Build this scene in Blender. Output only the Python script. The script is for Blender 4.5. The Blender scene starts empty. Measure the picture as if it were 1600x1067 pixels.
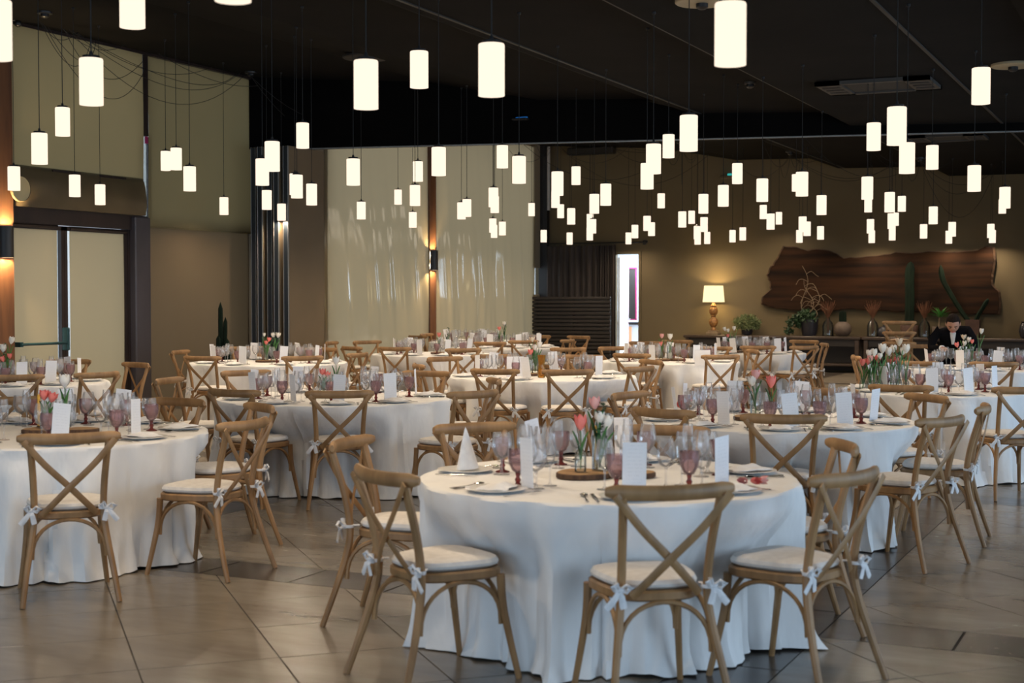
import bpy, math, random
from mathutils import Vector, Matrix
random.seed(7)
SC = bpy.context.scene
COL = SC.collection

# ------------------------------------------------------------------ camera
F = 2222.0; HC = 1.56; YH = 463.0; TH = math.radians(25.3)      # focal length in px of a 1600 px frame
PITCH = math.atan((533.5 - YH) / F)
cam_d = bpy.data.cameras.new('camera'); cam = bpy.data.objects.new('camera', cam_d); COL.objects.link(cam)
cam_d.sensor_width = 36.0; cam_d.lens = 36.0 * F / 1600.0
cam_d.clip_start = 0.1; cam_d.clip_end = 200
cam.location = (0, 0, HC)
cam.rotation_euler = (math.pi / 2 - PITCH, 0, TH)
cam_d.dof.use_dof = True; cam_d.dof.focus_distance = 13.0; cam_d.dof.aperture_fstop = 3.6
SC.camera = cam

# ------------------------------------------------------------------ world, daylight, exposure
w = bpy.data.worlds.new('sky'); SC.world = w; w.use_nodes = True
bg = w.node_tree.nodes['Background']
bg.inputs[0].default_value = (0.78, 0.88, 1.0, 1); bg.inputs[1].default_value = 1.6
SC.view_settings.view_transform = 'Standard'; SC.view_settings.look = 'None'
SC.view_settings.gamma = 1.0; SC.view_settings.use_curve_mapping = False
SC.view_settings.exposure = 0.05
SC.cycles.max_bounces = 6; SC.cycles.diffuse_bounces = 3; SC.cycles.glossy_bounces = 3
SC.cycles.transmission_bounces = 4; SC.cycles.transparent_max_bounces = 64
SC.cycles.caustics_reflective = False; SC.cycles.caustics_refractive = False
SC.cycles.sample_clamp_indirect = 4.0
SC.cycles.use_light_tree = True

DAY = (0.56, 0.76, 1.0)
def area(name, loc, rot, sx, sy, power, color):
    d = bpy.data.lights.new(name, 'AREA'); d.shape = 'RECTANGLE'; d.size = sx; d.size_y = sy
    d.energy = power; d.color = color
    o = bpy.data.objects.new(name, d); COL.objects.link(o); o.location = loc; o.rotation_euler = rot
    return o
WR, WB = 4.5, -5.0          # wall to the right of the camera, wall behind the camera
WIN_R = [(2.2, 5.8), (7.4, 11.0), (12.6, 16.2), (17.8, 21.4)]
WIN_B = [(-11.5, -8.0), (-6.5, -3.0), (-1.5, 2.5)]
WZ0, WZ1 = 0.35, 3.0
PW_R, PW_B = 165, 175
for i, (a, b) in enumerate(WIN_R):
    area('daylight', (WR + 0.25, (a + b) / 2, (WZ0 + WZ1) / 2), (math.pi / 2, 0, math.pi / 2), b - a, WZ1 - WZ0, PW_R, DAY)
for i, (a, b) in enumerate(WIN_B):
    area('daylight', ((a + b) / 2, WB - 0.25, (WZ0 + WZ1) / 2), (math.pi / 2, 0, 0), b - a, WZ1 - WZ0, PW_B, DAY)

# ------------------------------------------------------------------ helpers: photo geometry -> room
ct, st = math.cos(TH), math.sin(TH)
def ray(px, py):
    a = (px - 800) / F; b = (533.5 - py) / F
    dx = a; dy = math.cos(PITCH) + b * math.sin(PITCH); dz = -math.sin(PITCH) + b * math.cos(PITCH)
    return Vector((dx * ct - dy * st, dx * st + dy * ct, dz))
def hit(px, py, ax, val):
    r = ray(px, py); o = Vector((0, 0, HC)); t = (val - o[ax]) / r[ax]
    return o + r * t
def deep(px, py, d):
    return Vector((0, 0, HC)) + ray(px, py) * d
CAMF = Vector((-st * math.cos(PITCH), ct * math.cos(PITCH), -math.sin(PITCH)))
CAMR = Vector((ct, st, 0)); CAMU = CAMR.cross(CAMF)
def proj(p):
    q = Vector(p) - Vector((0, 0, HC)); d = q.dot(CAMF)
    return 800 + F * q.dot(CAMR) / d, 533.5 - F * q.dot(CAMU) / d, d

# ------------------------------------------------------------------ helpers: materials
def new_mat(name):
    m = bpy.data.materials.new(name); m.use_nodes = True
    nt = m.node_tree; nt.nodes.clear()
    return m, nt, nt.nodes.new('ShaderNodeOutputMaterial')
def pbr(name, c1, c2=None, scale=(6, 6, 6), rough=0.5, metal=0.0, bump=0.0, detail=4.0, coat=0.0, emit=None, spec=0.5, contrast=(0.35, 0.65), bdist=0.01):
    m, nt, out = new_mat(name); N, L = nt.nodes, nt.links
    b = N.new('ShaderNodeBsdfPrincipled'); L.new(b.outputs[0], out.inputs[0])
    b.inputs['Roughness'].default_value = rough; b.inputs['Metallic'].default_value = metal
    b.inputs['Specular IOR Level'].default_value = spec
    if coat: b.inputs['Coat Weight'].default_value = coat; b.inputs['Coat Roughness'].default_value = 0.1
    tc = N.new('ShaderNodeTexCoord'); mp = N.new('ShaderNodeMapping'); mp.inputs['Scale'].default_value = scale
    nz = N.new('ShaderNodeTexNoise'); nz.inputs['Detail'].default_value = detail; nz.inputs['Scale'].default_value = 1.0
    L.new(tc.outputs['Object'], mp.inputs[0]); L.new(mp.outputs[0], nz.inputs['Vector'])
    rp = N.new('ShaderNodeValToRGB'); L.new(nz.outputs['Fac'], rp.inputs[0])
    c2 = c2 or tuple(x * 0.85 for x in c1)
    rp.color_ramp.elements[0].color = (*c2, 1); rp.color_ramp.elements[1].color = (*c1, 1)
    rp.color_ramp.elements[0].position, rp.color_ramp.elements[1].position = contrast
    L.new(rp.outputs[0], b.inputs['Base Color'])
    if bump:
        bp = N.new('ShaderNodeBump'); bp.inputs['Strength'].default_value = bump; bp.inputs['Distance'].default_value = bdist
        L.new(nz.outputs['Fac'], bp.inputs['Height']); L.new(bp.outputs[0], b.inputs['Normal'])
    if emit:
        b.inputs['Emission Color'].default_value = (*emit[0], 1); b.inputs['Emission Strength'].default_value = emit[1]
    return m
def emission(name, c, s):
    m, nt, out = new_mat(name); e = nt.nodes.new('ShaderNodeEmission')
    e.inputs[0].default_value = (*c, 1); e.inputs[1].default_value = s
    nt.links.new(e.outputs[0], out.inputs[0]); return m
def glassy(name, tint, gloss=1.0, body=0.0, bodycol=(0.5, 0.5, 0.5), ior=1.5):
    # thin blown glass: clear/tinted transmission with a fresnel reflection and a little body colour
    m, nt, out = new_mat(name); N, L = nt.nodes, nt.links
    tr = N.new('ShaderNodeBsdfTransparent'); tr.inputs[0].default_value = (*tint, 1)
    gl = N.new('ShaderNodeBsdfGlossy'); gl.inputs['Roughness'].default_value = 0.04
    df = N.new('ShaderNodeBsdfDiffuse'); df.inputs[0].default_value = (*bodycol, 1)
    fr = N.new('ShaderNodeFresnel'); fr.inputs['IOR'].default_value = ior
    mu = N.new('ShaderNodeMath'); mu.operation = 'MULTIPLY'; mu.inputs[1].default_value = gloss; mu.use_clamp = True
    L.new(fr.outputs[0], mu.inputs[0])
    m0 = N.new('ShaderNodeMixShader'); m0.inputs[0].default_value = body
    L.new(tr.outputs[0], m0.inputs[1]); L.new(df.outputs[0], m0.inputs[2])
    m1 = N.new('ShaderNodeMixShader'); L.new(mu.outputs[0], m1.inputs[0]); L.new(m0.outputs[0], m1.inputs[1]); L.new(gl.outputs[0], m1.inputs[2])
    L.new(m1.outputs[0], out.inputs[0]); return m
def sheet(name, c, trans, tcol=None, rough=0.6, gloss=0.0, noise=0.12, scale=1.5):
    # translucent sheet (blind, plastic curtain, lamp shade)
    m, nt, out = new_mat(name); N, L = nt.nodes, nt.links
    tc = N.new('ShaderNodeTexCoord'); nz = N.new('ShaderNodeTexNoise'); nz.inputs['Scale'].default_value = scale; nz.inputs['Detail'].default_value = 5
    L.new(tc.outputs['Object'], nz.inputs['Vector'])
    rp = N.new('ShaderNodeValToRGB'); L.new(nz.outputs['Fac'], rp.inputs[0])
    rp.color_ramp.elements[0].color = (*[x * (1 - noise) for x in c], 1); rp.color_ramp.elements[1].color = (*[min(1, x * (1 + noise)) for x in c], 1)
    b = N.new('ShaderNodeBsdfPrincipled'); b.inputs['Roughness'].default_value = rough
    b.inputs['Specular IOR Level'].default_value = gloss
    if gloss > 0.9: b.inputs['Coat Weight'].default_value = 1.0; b.inputs['Coat Roughness'].default_value = 0.07; b.inputs['Coat IOR'].default_value = 1.7
    L.new(rp.outputs[0], b.inputs['Base Color'])
    t = N.new('ShaderNodeBsdfTranslucent'); t.inputs[0].default_value = (*(tcol or c), 1)
    mx = N.new('ShaderNodeMixShader'); mx.inputs[0].default_value = trans
    L.new(b.outputs[0], mx.inputs[1]); L.new(t.outputs[0], mx.inputs[2]); L.new(mx.outputs[0], out.inputs[0]); return m

M = {}
M['wood'] = pbr('weathered oak', (0.38, 0.212, 0.09), (0.235, 0.125, 0.050), (14, 14, 3), 0.5, bump=0.08)
M['cushion'] = pbr('cream cotton', (0.74, 0.70, 0.66), (0.66, 0.62, 0.58), (30, 30, 30), 0.9, bump=0.15)
M['tie'] = pbr('white cotton tape', (0.80, 0.79, 0.80), (0.7, 0.7, 0.72), (40, 40, 40), 0.9)
M['cloth'] = pbr('white table linen', (0.83, 0.82, 0.81), (0.78, 0.77, 0.77), (7, 7, 3.5), 0.85, bump=0.6, detail=3, bdist=0.025)
M['napkin'] = pbr('white napkin', (0.84, 0.83, 0.83), (0.76, 0.75, 0.76), (30, 30, 30), 0.9)
M['plate'] = pbr('white porcelain', (0.82, 0.81, 0.79), (0.78, 0.77, 0.75), (3, 3, 3), 0.15)
M['steel'] = pbr('polished steel', (0.62, 0.60, 0.57), (0.5, 0.48, 0.46), (9, 9, 9), 0.18, 1.0)
M['glass'] = glassy('clear glass', (0.99, 0.99, 0.995), 0.65, 0.10, (0.95, 0.95, 0.97))  # whitish body mixed in to imitate the sparkle of refracted light
M['mauve'] = glassy('mauve pressed glass', (0.78, 0.64, 0.66), 0.9, 0.34, (0.46, 0.27, 0.27))
M['mauve_stem'] = glassy('mauve glass stem', (0.5, 0.2, 0.18), 0.9, 0.4, (0.30, 0.08, 0.07))
M['vase'] = glassy('bottle glass', (0.95, 0.975, 0.95), 0.9, 0.06, (0.8, 0.9, 0.8))
M['slice'] = pbr('sawn wood slice', (0.42, 0.25, 0.11), (0.26, 0.14, 0.06), (20, 20, 20), 0.7)
M['bark'] = pbr('bark', (0.12, 0.065, 0.035), (0.06, 0.03, 0.018), (40, 40, 10), 0.9, bump=0.4)
M['leaf'] = pbr('tulip leaf', (0.055, 0.19, 0.035), (0.03, 0.11, 0.02), (20, 20, 8), 0.45)
M['leafd'] = pbr('dark foliage', (0.035, 0.075, 0.028), (0.014, 0.035, 0.013), (9, 9, 9), 0.5)
M['leafm'] = pbr('grey green foliage', (0.16, 0.19, 0.075), (0.06, 0.09, 0.03), (12, 12, 12), 0.6)
M['leafb'] = pbr('bright rosette leaf', (0.10, 0.30, 0.07), (0.05, 0.18, 0.04), (9, 9, 9), 0.4)
M['cactus'] = pbr('cactus skin', (0.008, 0.018, 0.010), (0.004, 0.009, 0.005), (8, 8, 3), 0.8, spec=0.15)
M['coral'] = pbr('coral petals', (0.84, 0.23, 0.19), (0.72, 0.14, 0.12), (30, 30, 10), 0.55)
M['pink'] = pbr('blush petals', (0.80, 0.42, 0.38), (0.72, 0.30, 0.28), (30, 30, 10), 0.55)
M['white_f'] = pbr('white petals', (0.84, 0.80, 0.72), (0.76, 0.70, 0.62), (30, 30, 10), 0.55)
M['cream_f'] = pbr('cream petals', (0.78, 0.66, 0.50), (0.70, 0.52, 0.36), (30, 30, 10), 0.55)
M['candle'] = pbr('ochre candle wax', (0.75, 0.42, 0.06), (0.68, 0.36, 0.05), (10, 10, 4), 0.5)
M['amber'] = glassy('amber glass', (0.85, 0.5, 0.08), 1.2, 0.3, (0.6, 0.3, 0.03))
M['ceiling'] = pbr('black painted ceiling', (0.0085, 0.007, 0.006), (0.0055, 0.0046, 0.004), (1.2, 1.2, 1.2), 0.9, bump=0.2, spec=0.12)
M['bulk'] = pbr('black bulkhead', (0.0045, 0.004, 0.0038), (0.003, 0.0028, 0.0027), (1.2, 1.2, 1.2), 0.95, spec=0.05)
M['seam'] = pbr('ceiling joint strip', (0.028, 0.024, 0.020), (0.018, 0.015, 0.013), (3, 3, 3), 0.6)
M['wall'] = pbr('olive beige plaster', (0.165, 0.125, 0.068), (0.145, 0.108, 0.058), (0.8, 0.8, 0.8), 0.9, bump=0.05)
M['wall_plain'] = pbr('plain plaster', (0.30, 0.25, 0.18), (0.27, 0.22, 0.16), (0.8, 0.8, 0.8), 0.9)
M['dark_frame'] = pbr('dark bronze frame', (0.035, 0.022, 0.018), (0.02, 0.013, 0.012), (4, 4, 2), 0.35)
M['steel_post'] = pbr('plum grey steel', (0.075, 0.065, 0.075), (0.055, 0.048, 0.055), (3, 3, 1), 0.35)
M['post'] = pbr('stained timber post', (0.16, 0.065, 0.024), (0.09, 0.034, 0.013), (9, 9, 1.2), 0.5, bump=0.1)
M['black'] = pbr('matt black metal', (0.014, 0.012, 0.012), (0.009, 0.008, 0.008), (8, 8, 8), 0.45)
M['cord'] = pbr('black flex', (0.012, 0.010, 0.009), (0.008, 0.007, 0.006), (20, 20, 20), 0.7)
M['housing'] = pbr('bronze lacquered housing', (0.16, 0.115, 0.06), (0.11, 0.08, 0.042), (1.5, 1.5, 1.5), 0.3)
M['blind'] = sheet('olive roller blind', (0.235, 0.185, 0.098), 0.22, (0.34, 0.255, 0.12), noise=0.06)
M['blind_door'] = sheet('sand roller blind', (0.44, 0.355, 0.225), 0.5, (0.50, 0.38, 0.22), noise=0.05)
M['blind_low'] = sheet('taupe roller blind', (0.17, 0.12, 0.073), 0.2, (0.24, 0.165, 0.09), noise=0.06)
M['plastic'] = sheet('clear vinyl curtain', (0.32, 0.255, 0.152), 0.33, (0.46, 0.36, 0.21), rough=0.13, gloss=1.0, noise=0.05)
M['partition'] = pbr('taupe partition panel', (0.20, 0.14, 0.08), (0.17, 0.12, 0.07), (1, 1, 1), 0.55)
M['edge'] = pbr('anodised panel edge', (0.30, 0.29, 0.27), (0.24, 0.23, 0.22), (3, 3, 1), 0.45, 0.6)
M['navy'] = pbr('blue black seal', (0.018, 0.026, 0.038), (0.012, 0.018, 0.026), (3, 3, 1), 0.5)
M['curtain'] = pbr('brown velvet curtain', (0.062, 0.046, 0.039), (0.044, 0.033, 0.028), (6, 6, 1.2), 0.85)
M['slat'] = pbr('dark brown slat', (0.016, 0.010, 0.008), (0.010, 0.006, 0.005), (6, 20, 20), 0.55)
M['side'] = pbr('dark walnut board', (0.060, 0.036, 0.022), (0.034, 0.020, 0.012), (1.5, 8, 8), 0.4)
M['side_body'] = pbr('dark cabinet panel', (0.030, 0.022, 0.017), (0.020, 0.015, 0.012), (1.5, 6, 6), 0.5)
M['slab'] = pbr('raw edge timber', (0.042, 0.017, 0.0065), (0.008, 0.004, 0.0026), (0.5, 4, 6), 0.75, spec=0.15, bump=0.25, detail=7)
M['slab_edge'] = pbr('pale live edge bark', (0.12, 0.065, 0.035), (0.035, 0.018, 0.010), (5, 8, 8), 0.85, bump=0.5)
M['gold'] = pbr('carved gilt wood', (0.42, 0.20, 0.055), (0.16, 0.065, 0.02), (24, 24, 24), 0.5, bump=0.5)
M['stone'] = pbr('lamp plinth', (0.28, 0.20, 0.12), (0.2, 0.14, 0.08), (9, 9, 9), 0.6)
M['terracotta'] = pbr('dark terracotta', (0.10, 0.050, 0.036), (0.07, 0.036, 0.026), (5, 5, 5), 0.75)
M['clay'] = pbr('grey brown clay', (0.12, 0.085, 0.065), (0.08, 0.055, 0.042), (8, 8, 8), 0.7)
M['ink'] = pbr('blue black glazed pot', (0.018, 0.018, 0.026), (0.012, 0.012, 0.018), (5, 5, 5), 0.3)
M['dried'] = pbr('dried rust grass', (0.14, 0.055, 0.025), (0.09, 0.034, 0.016), (20, 20, 6), 0.9)
M['twig'] = pbr('bare pale branch', (0.22, 0.16, 0.10), (0.15, 0.10, 0.06), (20, 20, 20), 0.8)
M['smoke'] = glassy('smoked bottle glass', (0.72, 0.74, 0.70), 1.4, 0.06, (0.3, 0.3, 0.28))
M['canopy'] = pbr('ivory ceiling rose', (0.42, 0.33, 0.20), (0.38, 0.30, 0.18), (3, 3, 3), 0.5)
M['ac'] = pbr('grey cassette grille', (0.045, 0.038, 0.031), (0.036, 0.03, 0.025), (4, 4, 4), 0.55)
M['ac_dark'] = pbr('cassette intake', (0.022, 0.019, 0.017), (0.016, 0.014, 0.012), (30, 4, 4), 0.7)
M['white_p'] = pbr('white plastic', (0.55, 0.52, 0.50), (0.5, 0.47, 0.45), (4, 4, 4), 0.4)
M['clock'] = pbr('beige dial', (0.62, 0.50, 0.27), (0.58, 0.46, 0.25), (3, 3, 3), 0.6)
M['door_white'] = pbr('white door leaf', (0.70, 0.74, 0.78), (0.66, 0.70, 0.75), (2, 2, 2), 0.4)
M['room_white'] = pbr('white kitchen wall', (0.80, 0.84, 0.88), (0.75, 0.79, 0.84), (2, 2, 2), 0.6)
M['magenta'] = pbr('magenta door edge', (0.42, 0.03, 0.13), (0.35, 0.02, 0.1), (3, 3, 3), 0.5)
M['orange'] = pbr('peach cabinet front', (0.75, 0.38, 0.20), (0.7, 0.34, 0.18), (3, 3, 3), 0.5)
M['skin'] = pbr('warm skin', (0.42, 0.22, 0.15), (0.36, 0.18, 0.12), (14, 14, 14), 0.55)
M['suit'] = pbr('black wool', (0.006, 0.006, 0.008), (0.004, 0.004, 0.005), (60, 60, 60), 0.95, spec=0.08)
M['shirt'] = pbr('white shirt', (0.78, 0.76, 0.74), (0.7, 0.68, 0.66), (30, 30, 30), 0.8)
M['hair'] = pbr('dark brown hair', (0.016, 0.010, 0.008), (0.009, 0.006, 0.005), (60, 60, 20), 0.8, spec=0.1)
M['basket'] = pbr('tan leather pad', (0.34, 0.19, 0.09), (0.27, 0.14, 0.06), (9, 9, 9), 0.6)
M['pane'] = glassy('window pane', (0.95, 0.97, 0.97), 0.6, 0.0)
M['shade'] = emission('lit opal glass', (1.0, 0.84, 0.66), 1.2)
M['bulb_glow'] = emission('glowing bulb', (1.0, 0.84, 0.62), 5.0)
M['lampshade'] = emission('lit linen shade', (1.0, 0.80, 0.42), 1.5)
M['teal'] = emission('teal emergency light', (0.05, 0.55, 0.5), 0.7)
M['blue'] = emission('blue indicator light', (0.02, 0.16, 0.5), 0.5)
M['pushbar'] = pbr('petrol lacquered bar', (0.015, 0.06, 0.07), (0.01, 0.04, 0.05), (5, 5, 5), 0.3)

def card_mat():
    # printed menu card: faint grey lines of print (flat print) on white stock, both faces
    m, nt, out = new_mat('printed white card'); N, L = nt.nodes, nt.links
    b = N.new('ShaderNodeBsdfPrincipled'); b.inputs['Roughness'].default_value = 0.7; L.new(b.outputs[0], out.inputs[0])
    tc = N.new('ShaderNodeTexCoord'); sp = N.new('ShaderNodeSeparateXYZ'); L.new(tc.outputs['Object'], sp.inputs[0])
    wv = N.new('ShaderNodeMath'); wv.operation = 'MULTIPLY'; wv.inputs[1].default_value = 2 * math.pi / 0.016; L.new(sp.outputs[2], wv.inputs[0])
    sn = N.new('ShaderNodeMath'); sn.operation = 'SINE'; L.new(wv.outputs[0], sn.inputs[0])
    mp = N.new('ShaderNodeMapping'); mp.inputs['Scale'].default_value = (120, 1, 62); L.new(tc.outputs['Object'], mp.inputs[0])
    nz = N.new('ShaderNodeTexNoise'); nz.inputs['Scale'].default_value = 1.0; L.new(mp.outputs[0], nz.inputs['Vector'])
    ad = N.new('ShaderNodeMath'); ad.operation = 'MULTIPLY'; L.new(sn.outputs[0], ad.inputs[0]); L.new(nz.outputs['Fac'], ad.inputs[1])
    gt = N.new('ShaderNodeMath'); gt.operation = 'GREATER_THAN'; gt.inputs[1].default_value = 0.46; L.new(ad.outputs[0], gt.inputs[0])
    ax = N.new('ShaderNodeMath'); ax.operation = 'ABSOLUTE'; L.new(sp.outputs[0], ax.inputs[0])
    lt = N.new('ShaderNodeMath'); lt.operation = 'LESS_THAN'; lt.inputs[1].default_value = 0.032; L.new(ax.outputs[0], lt.inputs[0])
    m2 = N.new('ShaderNodeMath'); m2.operation = 'MULTIPLY'; L.new(gt.outputs[0], m2.inputs[0]); L.new(lt.outputs[0], m2.inputs[1])
    mx = N.new('ShaderNodeMix'); mx.data_type = 'RGBA'; L.new(m2.outputs[0], mx.inputs[0])
    mx.inputs[6].default_value = (0.86, 0.85, 0.87, 1); mx.inputs[7].default_value = (0.77, 0.765, 0.79, 1)
    L.new(mx.outputs[2], b.inputs['Base Color']); return m
M['card'] = card_mat()

def tile_mat(name, c1, c2, rough):
    m, nt, out = new_mat(name); N, L = nt.nodes, nt.links
    b = N.new('ShaderNodeBsdfPrincipled'); L.new(b.outputs[0], out.inputs[0])
    ge = N.new('ShaderNodeNewGeometry')
    mp = N.new('ShaderNodeMapping'); mp.inputs['Scale'].default_value = (0.9, 3.2, 1); mp.inputs['Rotation'].default_value = (0, 0, 0.6)
    L.new(ge.outputs['Position'], mp.inputs[0])
    nz = N.new('ShaderNodeTexNoise'); nz.inputs['Scale'].default_value = 1.3; nz.inputs['Detail'].default_value = 8; nz.inputs['Roughness'].default_value = 0.62
    L.new(mp.outputs[0], nz.inputs['Vector'])
    rp = N.new('ShaderNodeValToRGB'); L.new(nz.outputs['Fac'], rp.inputs[0])
    rp.color_ramp.elements[0].color = (*c2, 1); rp.color_ramp.elements[1].color = (*c1, 1)
    rp.color_ramp.elements[0].position = 0.3; rp.color_ramp.elements[1].position = 0.7
    L.new(rp.outputs[0], b.inputs['Base Color'])
    mr = N.new('ShaderNodeMapRange'); mr.inputs[3].default_value = rough - 0.06; mr.inputs[4].default_value = rough + 0.1
    L.new(nz.outputs['Fac'], mr.inputs[0]); L.new(mr.outputs[0], b.inputs['Roughness'])
    return m
M['tile'] = tile_mat('polished taupe stoneware', (0.235, 0.200, 0.158), (0.150, 0.124, 0.096), 0.22)
M['tile_dark'] = tile_mat('dark stoneware strip', (0.075, 0.062, 0.052), (0.05, 0.041, 0.035), 0.22)
M['grout'] = pbr('grey grout', (0.06, 0.05, 0.042), (0.045, 0.038, 0.032), (5, 5, 5), 0.9)

# ------------------------------------------------------------------ helpers: meshes
class G:
    def __init__(s): s.v = []; s.f = []
    def add(s, vf):
        o = len(s.v); s.v += [tuple(p) for p in vf[0]]; s.f += [tuple(i + o for i in q) for q in vf[1]]; return s
def mesh(name, vf, mat, smooth=True):
    if isinstance(vf, G): vf = (vf.v, vf.f)
    me = bpy.data.meshes.new(name); me.from_pydata([tuple(p) for p in vf[0]], [], [tuple(f) for f in vf[1]])
    me.materials.append(M[mat] if isinstance(mat, str) else mat)
    if smooth:
        me.polygons.foreach_set('use_smooth', [True] * len(me.polygons))
        try: me.set_sharp_from_angle(angle=math.radians(40))
        except Exception: pass
    me.update(); return me
def link(name, me, parent=None, loc=(0, 0, 0), rot=(0, 0, 0), kind=None):
    o = bpy.data.objects.new(name, me); COL.objects.link(o)
    o.location = loc; o.rotation_euler = rot
    if parent is not None: o.parent = parent
    if kind: o['kind'] = kind
    return o
def box(cx, cy, cz, sx, sy, sz, b=0.0):
    x, y, z = sx / 2, sy / 2, sz / 2
    if b <= 0:
        V = [(cx + i * x, cy + j * y, cz + k * z) for i in (-1, 1) for j in (-1, 1) for k in (-1, 1)]
        return V, [(0, 1, 3, 2), (4, 6, 7, 5), (0, 4, 5, 1), (2, 3, 7, 6), (0, 2, 6, 4), (1, 5, 7, 3)]
    o = [(-x + b, -y), (x - b, -y), (x, -y + b), (x, y - b), (x - b, y), (-x + b, y), (-x, y - b), (-x, -y + b)]
    rings = []
    for zz, k in ((-z, 1), (-z + b, 0), (z - b, 0), (z, 1)):
        fx, fy = (1 - k * b / x), (1 - k * b / y)
        rings.append([(cx + p[0] * fx, cy + p[1] * fy, cz + zz) for p in o])
    return skin_rings(rings)
def bar(p0, p1, wx, wz):
    # bar of rectangular section between two points (horizontal ones mostly)
    return tube([p0, p1], wx / 2, wz / 2, 4, square=True)
def skin_rings(rings, cap=True, close=True):
    V = []; Fc = []; n = len(rings[0])
    for r in rings: V += r
    for i in range(len(rings) - 1):
        for j in range(n if close else n - 1):
            a = i * n + j; b = i * n + (j + 1) % n
            Fc.append((a, b, b + n, a + n))
    if cap:
        Fc.append(tuple(range(n - 1, -1, -1))); k = (len(rings) - 1) * n; Fc.append(tuple(range(k, k + n)))
    return V, Fc
def lathe(prof, n=20, c=(0, 0, 0), cap=True):
    rings = [[(c[0] + r * math.cos(2 * math.pi * j / n), c[1] + r * math.sin(2 * math.pi * j / n), c[2] + z) for j in range(n)] for r, z in prof]
    return skin_rings(rings, cap)
def tube(path, rx, ry=None, n=8, up=(0, 0, 1), cap=True, square=False):
    P = [Vector(p) for p in path]; m = len(P); rings = []
    def at(r, i): return r[i] if isinstance(r, (list, tuple)) else r
    U = Vector(up)
    for i in range(m):
        t = (P[min(i + 1, m - 1)] - P[max(i - 1, 0)]).normalized()
        u = U if abs(t.dot(U)) < 0.97 else Vector((0, 1, 0))
        sd = t.cross(u).normalized(); nn = sd.cross(t).normalized()
        a = at(rx, i); b = at(ry if ry is not None else rx, i)
        ring = []
        for j in range(n):
            an = 2 * math.pi * (j + (0.5 if square else 0)) / n
            c_, s_ = math.cos(an), math.sin(an)
            if square: c_, s_ = c_ * 1.41421, s_ * 1.41421
            ring.append(tuple(P[i] + sd * (a * c_) + nn * (b * s_)))
        rings.append(ring)
    return skin_rings(rings, cap)
def smooth_path(pts, k=5):
    P = [Vector(p) for p in pts]; out = []
    for i in range(len(P) - 1):
        p0 = P[max(i - 1, 0)]; p1 = P[i]; p2 = P[i + 1]; p3 = P[min(i + 2, len(P) - 1)]
        for j in range(k):
            t = j / k
            out.append(0.5 * ((2 * p1) + (p2 - p0) * t + (2 * p0 - 5 * p1 + 4 * p2 - p3) * t * t + (3 * p1 - p0 - 3 * p2 + p3) * t ** 3))
    out.append(P[-1]); return out
def prism(outline, z0, z1):
    return skin_rings([[(x, y, z0) for x, y in outline], [(x, y, z1) for x, y in outline]])
def sphere(c, rx, ry, rz, n=12, m=8):
    prof = []
    for i in range(1, m):
        a = math.pi * i / m; prof.append((math.sin(a), -math.cos(a)))
    rings = [[(c[0] + rx * r * math.cos(2 * math.pi * j / n), c[1] + ry * r * math.sin(2 * math.pi * j / n), c[2] + rz * z) for j in range(n)] for r, z in [(0.02, -1)] + prof + [(0.02, 1)]]
    return skin_rings(rings)
def moved(vf, mat):
    return [tuple(mat @ Vector(p)) for p in vf[0]], vf[1]
def joinvf(*vfs):
    g = G()
    for q in vfs: g.add(q)
    return g.v, g.f

def thing(name, label, cat, loc=(0, 0, 0), rotz=0.0, group=None):
    o = bpy.data.objects.new(name, None); COL.objects.link(o); o.empty_display_size = 0.1
    o.location = loc; o.rotation_euler = (0, 0, rotz)
    o['label'] = label; o['category'] = cat
    if group: o['group'] = group
    return o
def tag(o, label, cat, group=None):
    o['label'] = label; o['category'] = cat
    if group: o['group'] = group
    return o
def struct(name, vf, mat, smooth=False, parent=None):
    o = link(name, mesh(name, vf, mat, smooth), parent)
    if parent is None: o['kind'] = 'structure'
    return o
def spawn(name, parts, loc, rotz=0.0, rot=None):
    # a thing with parts that share mesh data; parts = [(name, mesh, [subparts])]
    o = bpy.data.objects.new(name, None); COL.objects.link(o); o.empty_display_size = 0.05
    o.location = loc; o.rotation_euler = rot or (0, 0, rotz)
    for p in parts:
        c = link(p[0], p[1], o)
        for q in (p[2] if len(p) > 2 else ()): link(q[0], q[1], c)
    return o

ORD = ['first', 'second', 'third', 'fourth', 'fifth', 'sixth', 'seventh', 'eighth', 'ninth', 'tenth', 'eleventh', 'twelfth', 'thirteenth', 'fourteenth', 'fifteenth', 'sixteenth', 'seventeenth', 'eighteenth', 'nineteenth']
TENS = {2: 'twent', 3: 'thirt', 4: 'fort', 5: 'fift', 6: 'sixt'}
def ordw(i, n):
    if n == 1: return ''
    if i == 0: return 'leftmost'
    if i == n - 1: return 'rightmost'
    k = i + 1
    if k < 20: return ORD[k - 1]
    t, r = divmod(k, 10)
    return TENS[t] + ('ieth' if r == 0 else ('y-' + ORD[r - 1]))
REG = {}
def reg(o, base, where, cat, group):
    REG.setdefault((base, where), []).append(o); o['category'] = cat; o['group'] = group
def finish_labels():
    for (base, where), L in REG.items():
        L.sort(key=lambda o: proj(o.matrix_basis.translation)[0])
        for i, o in enumerate(L):
            k = ordw(i, len(L))
            if k in ('', 'leftmost', 'rightmost'): o['label'] = f'{k} {base} {where}'.strip()
            else: o['label'] = f'{k} {base} from left, {where}'

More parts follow.
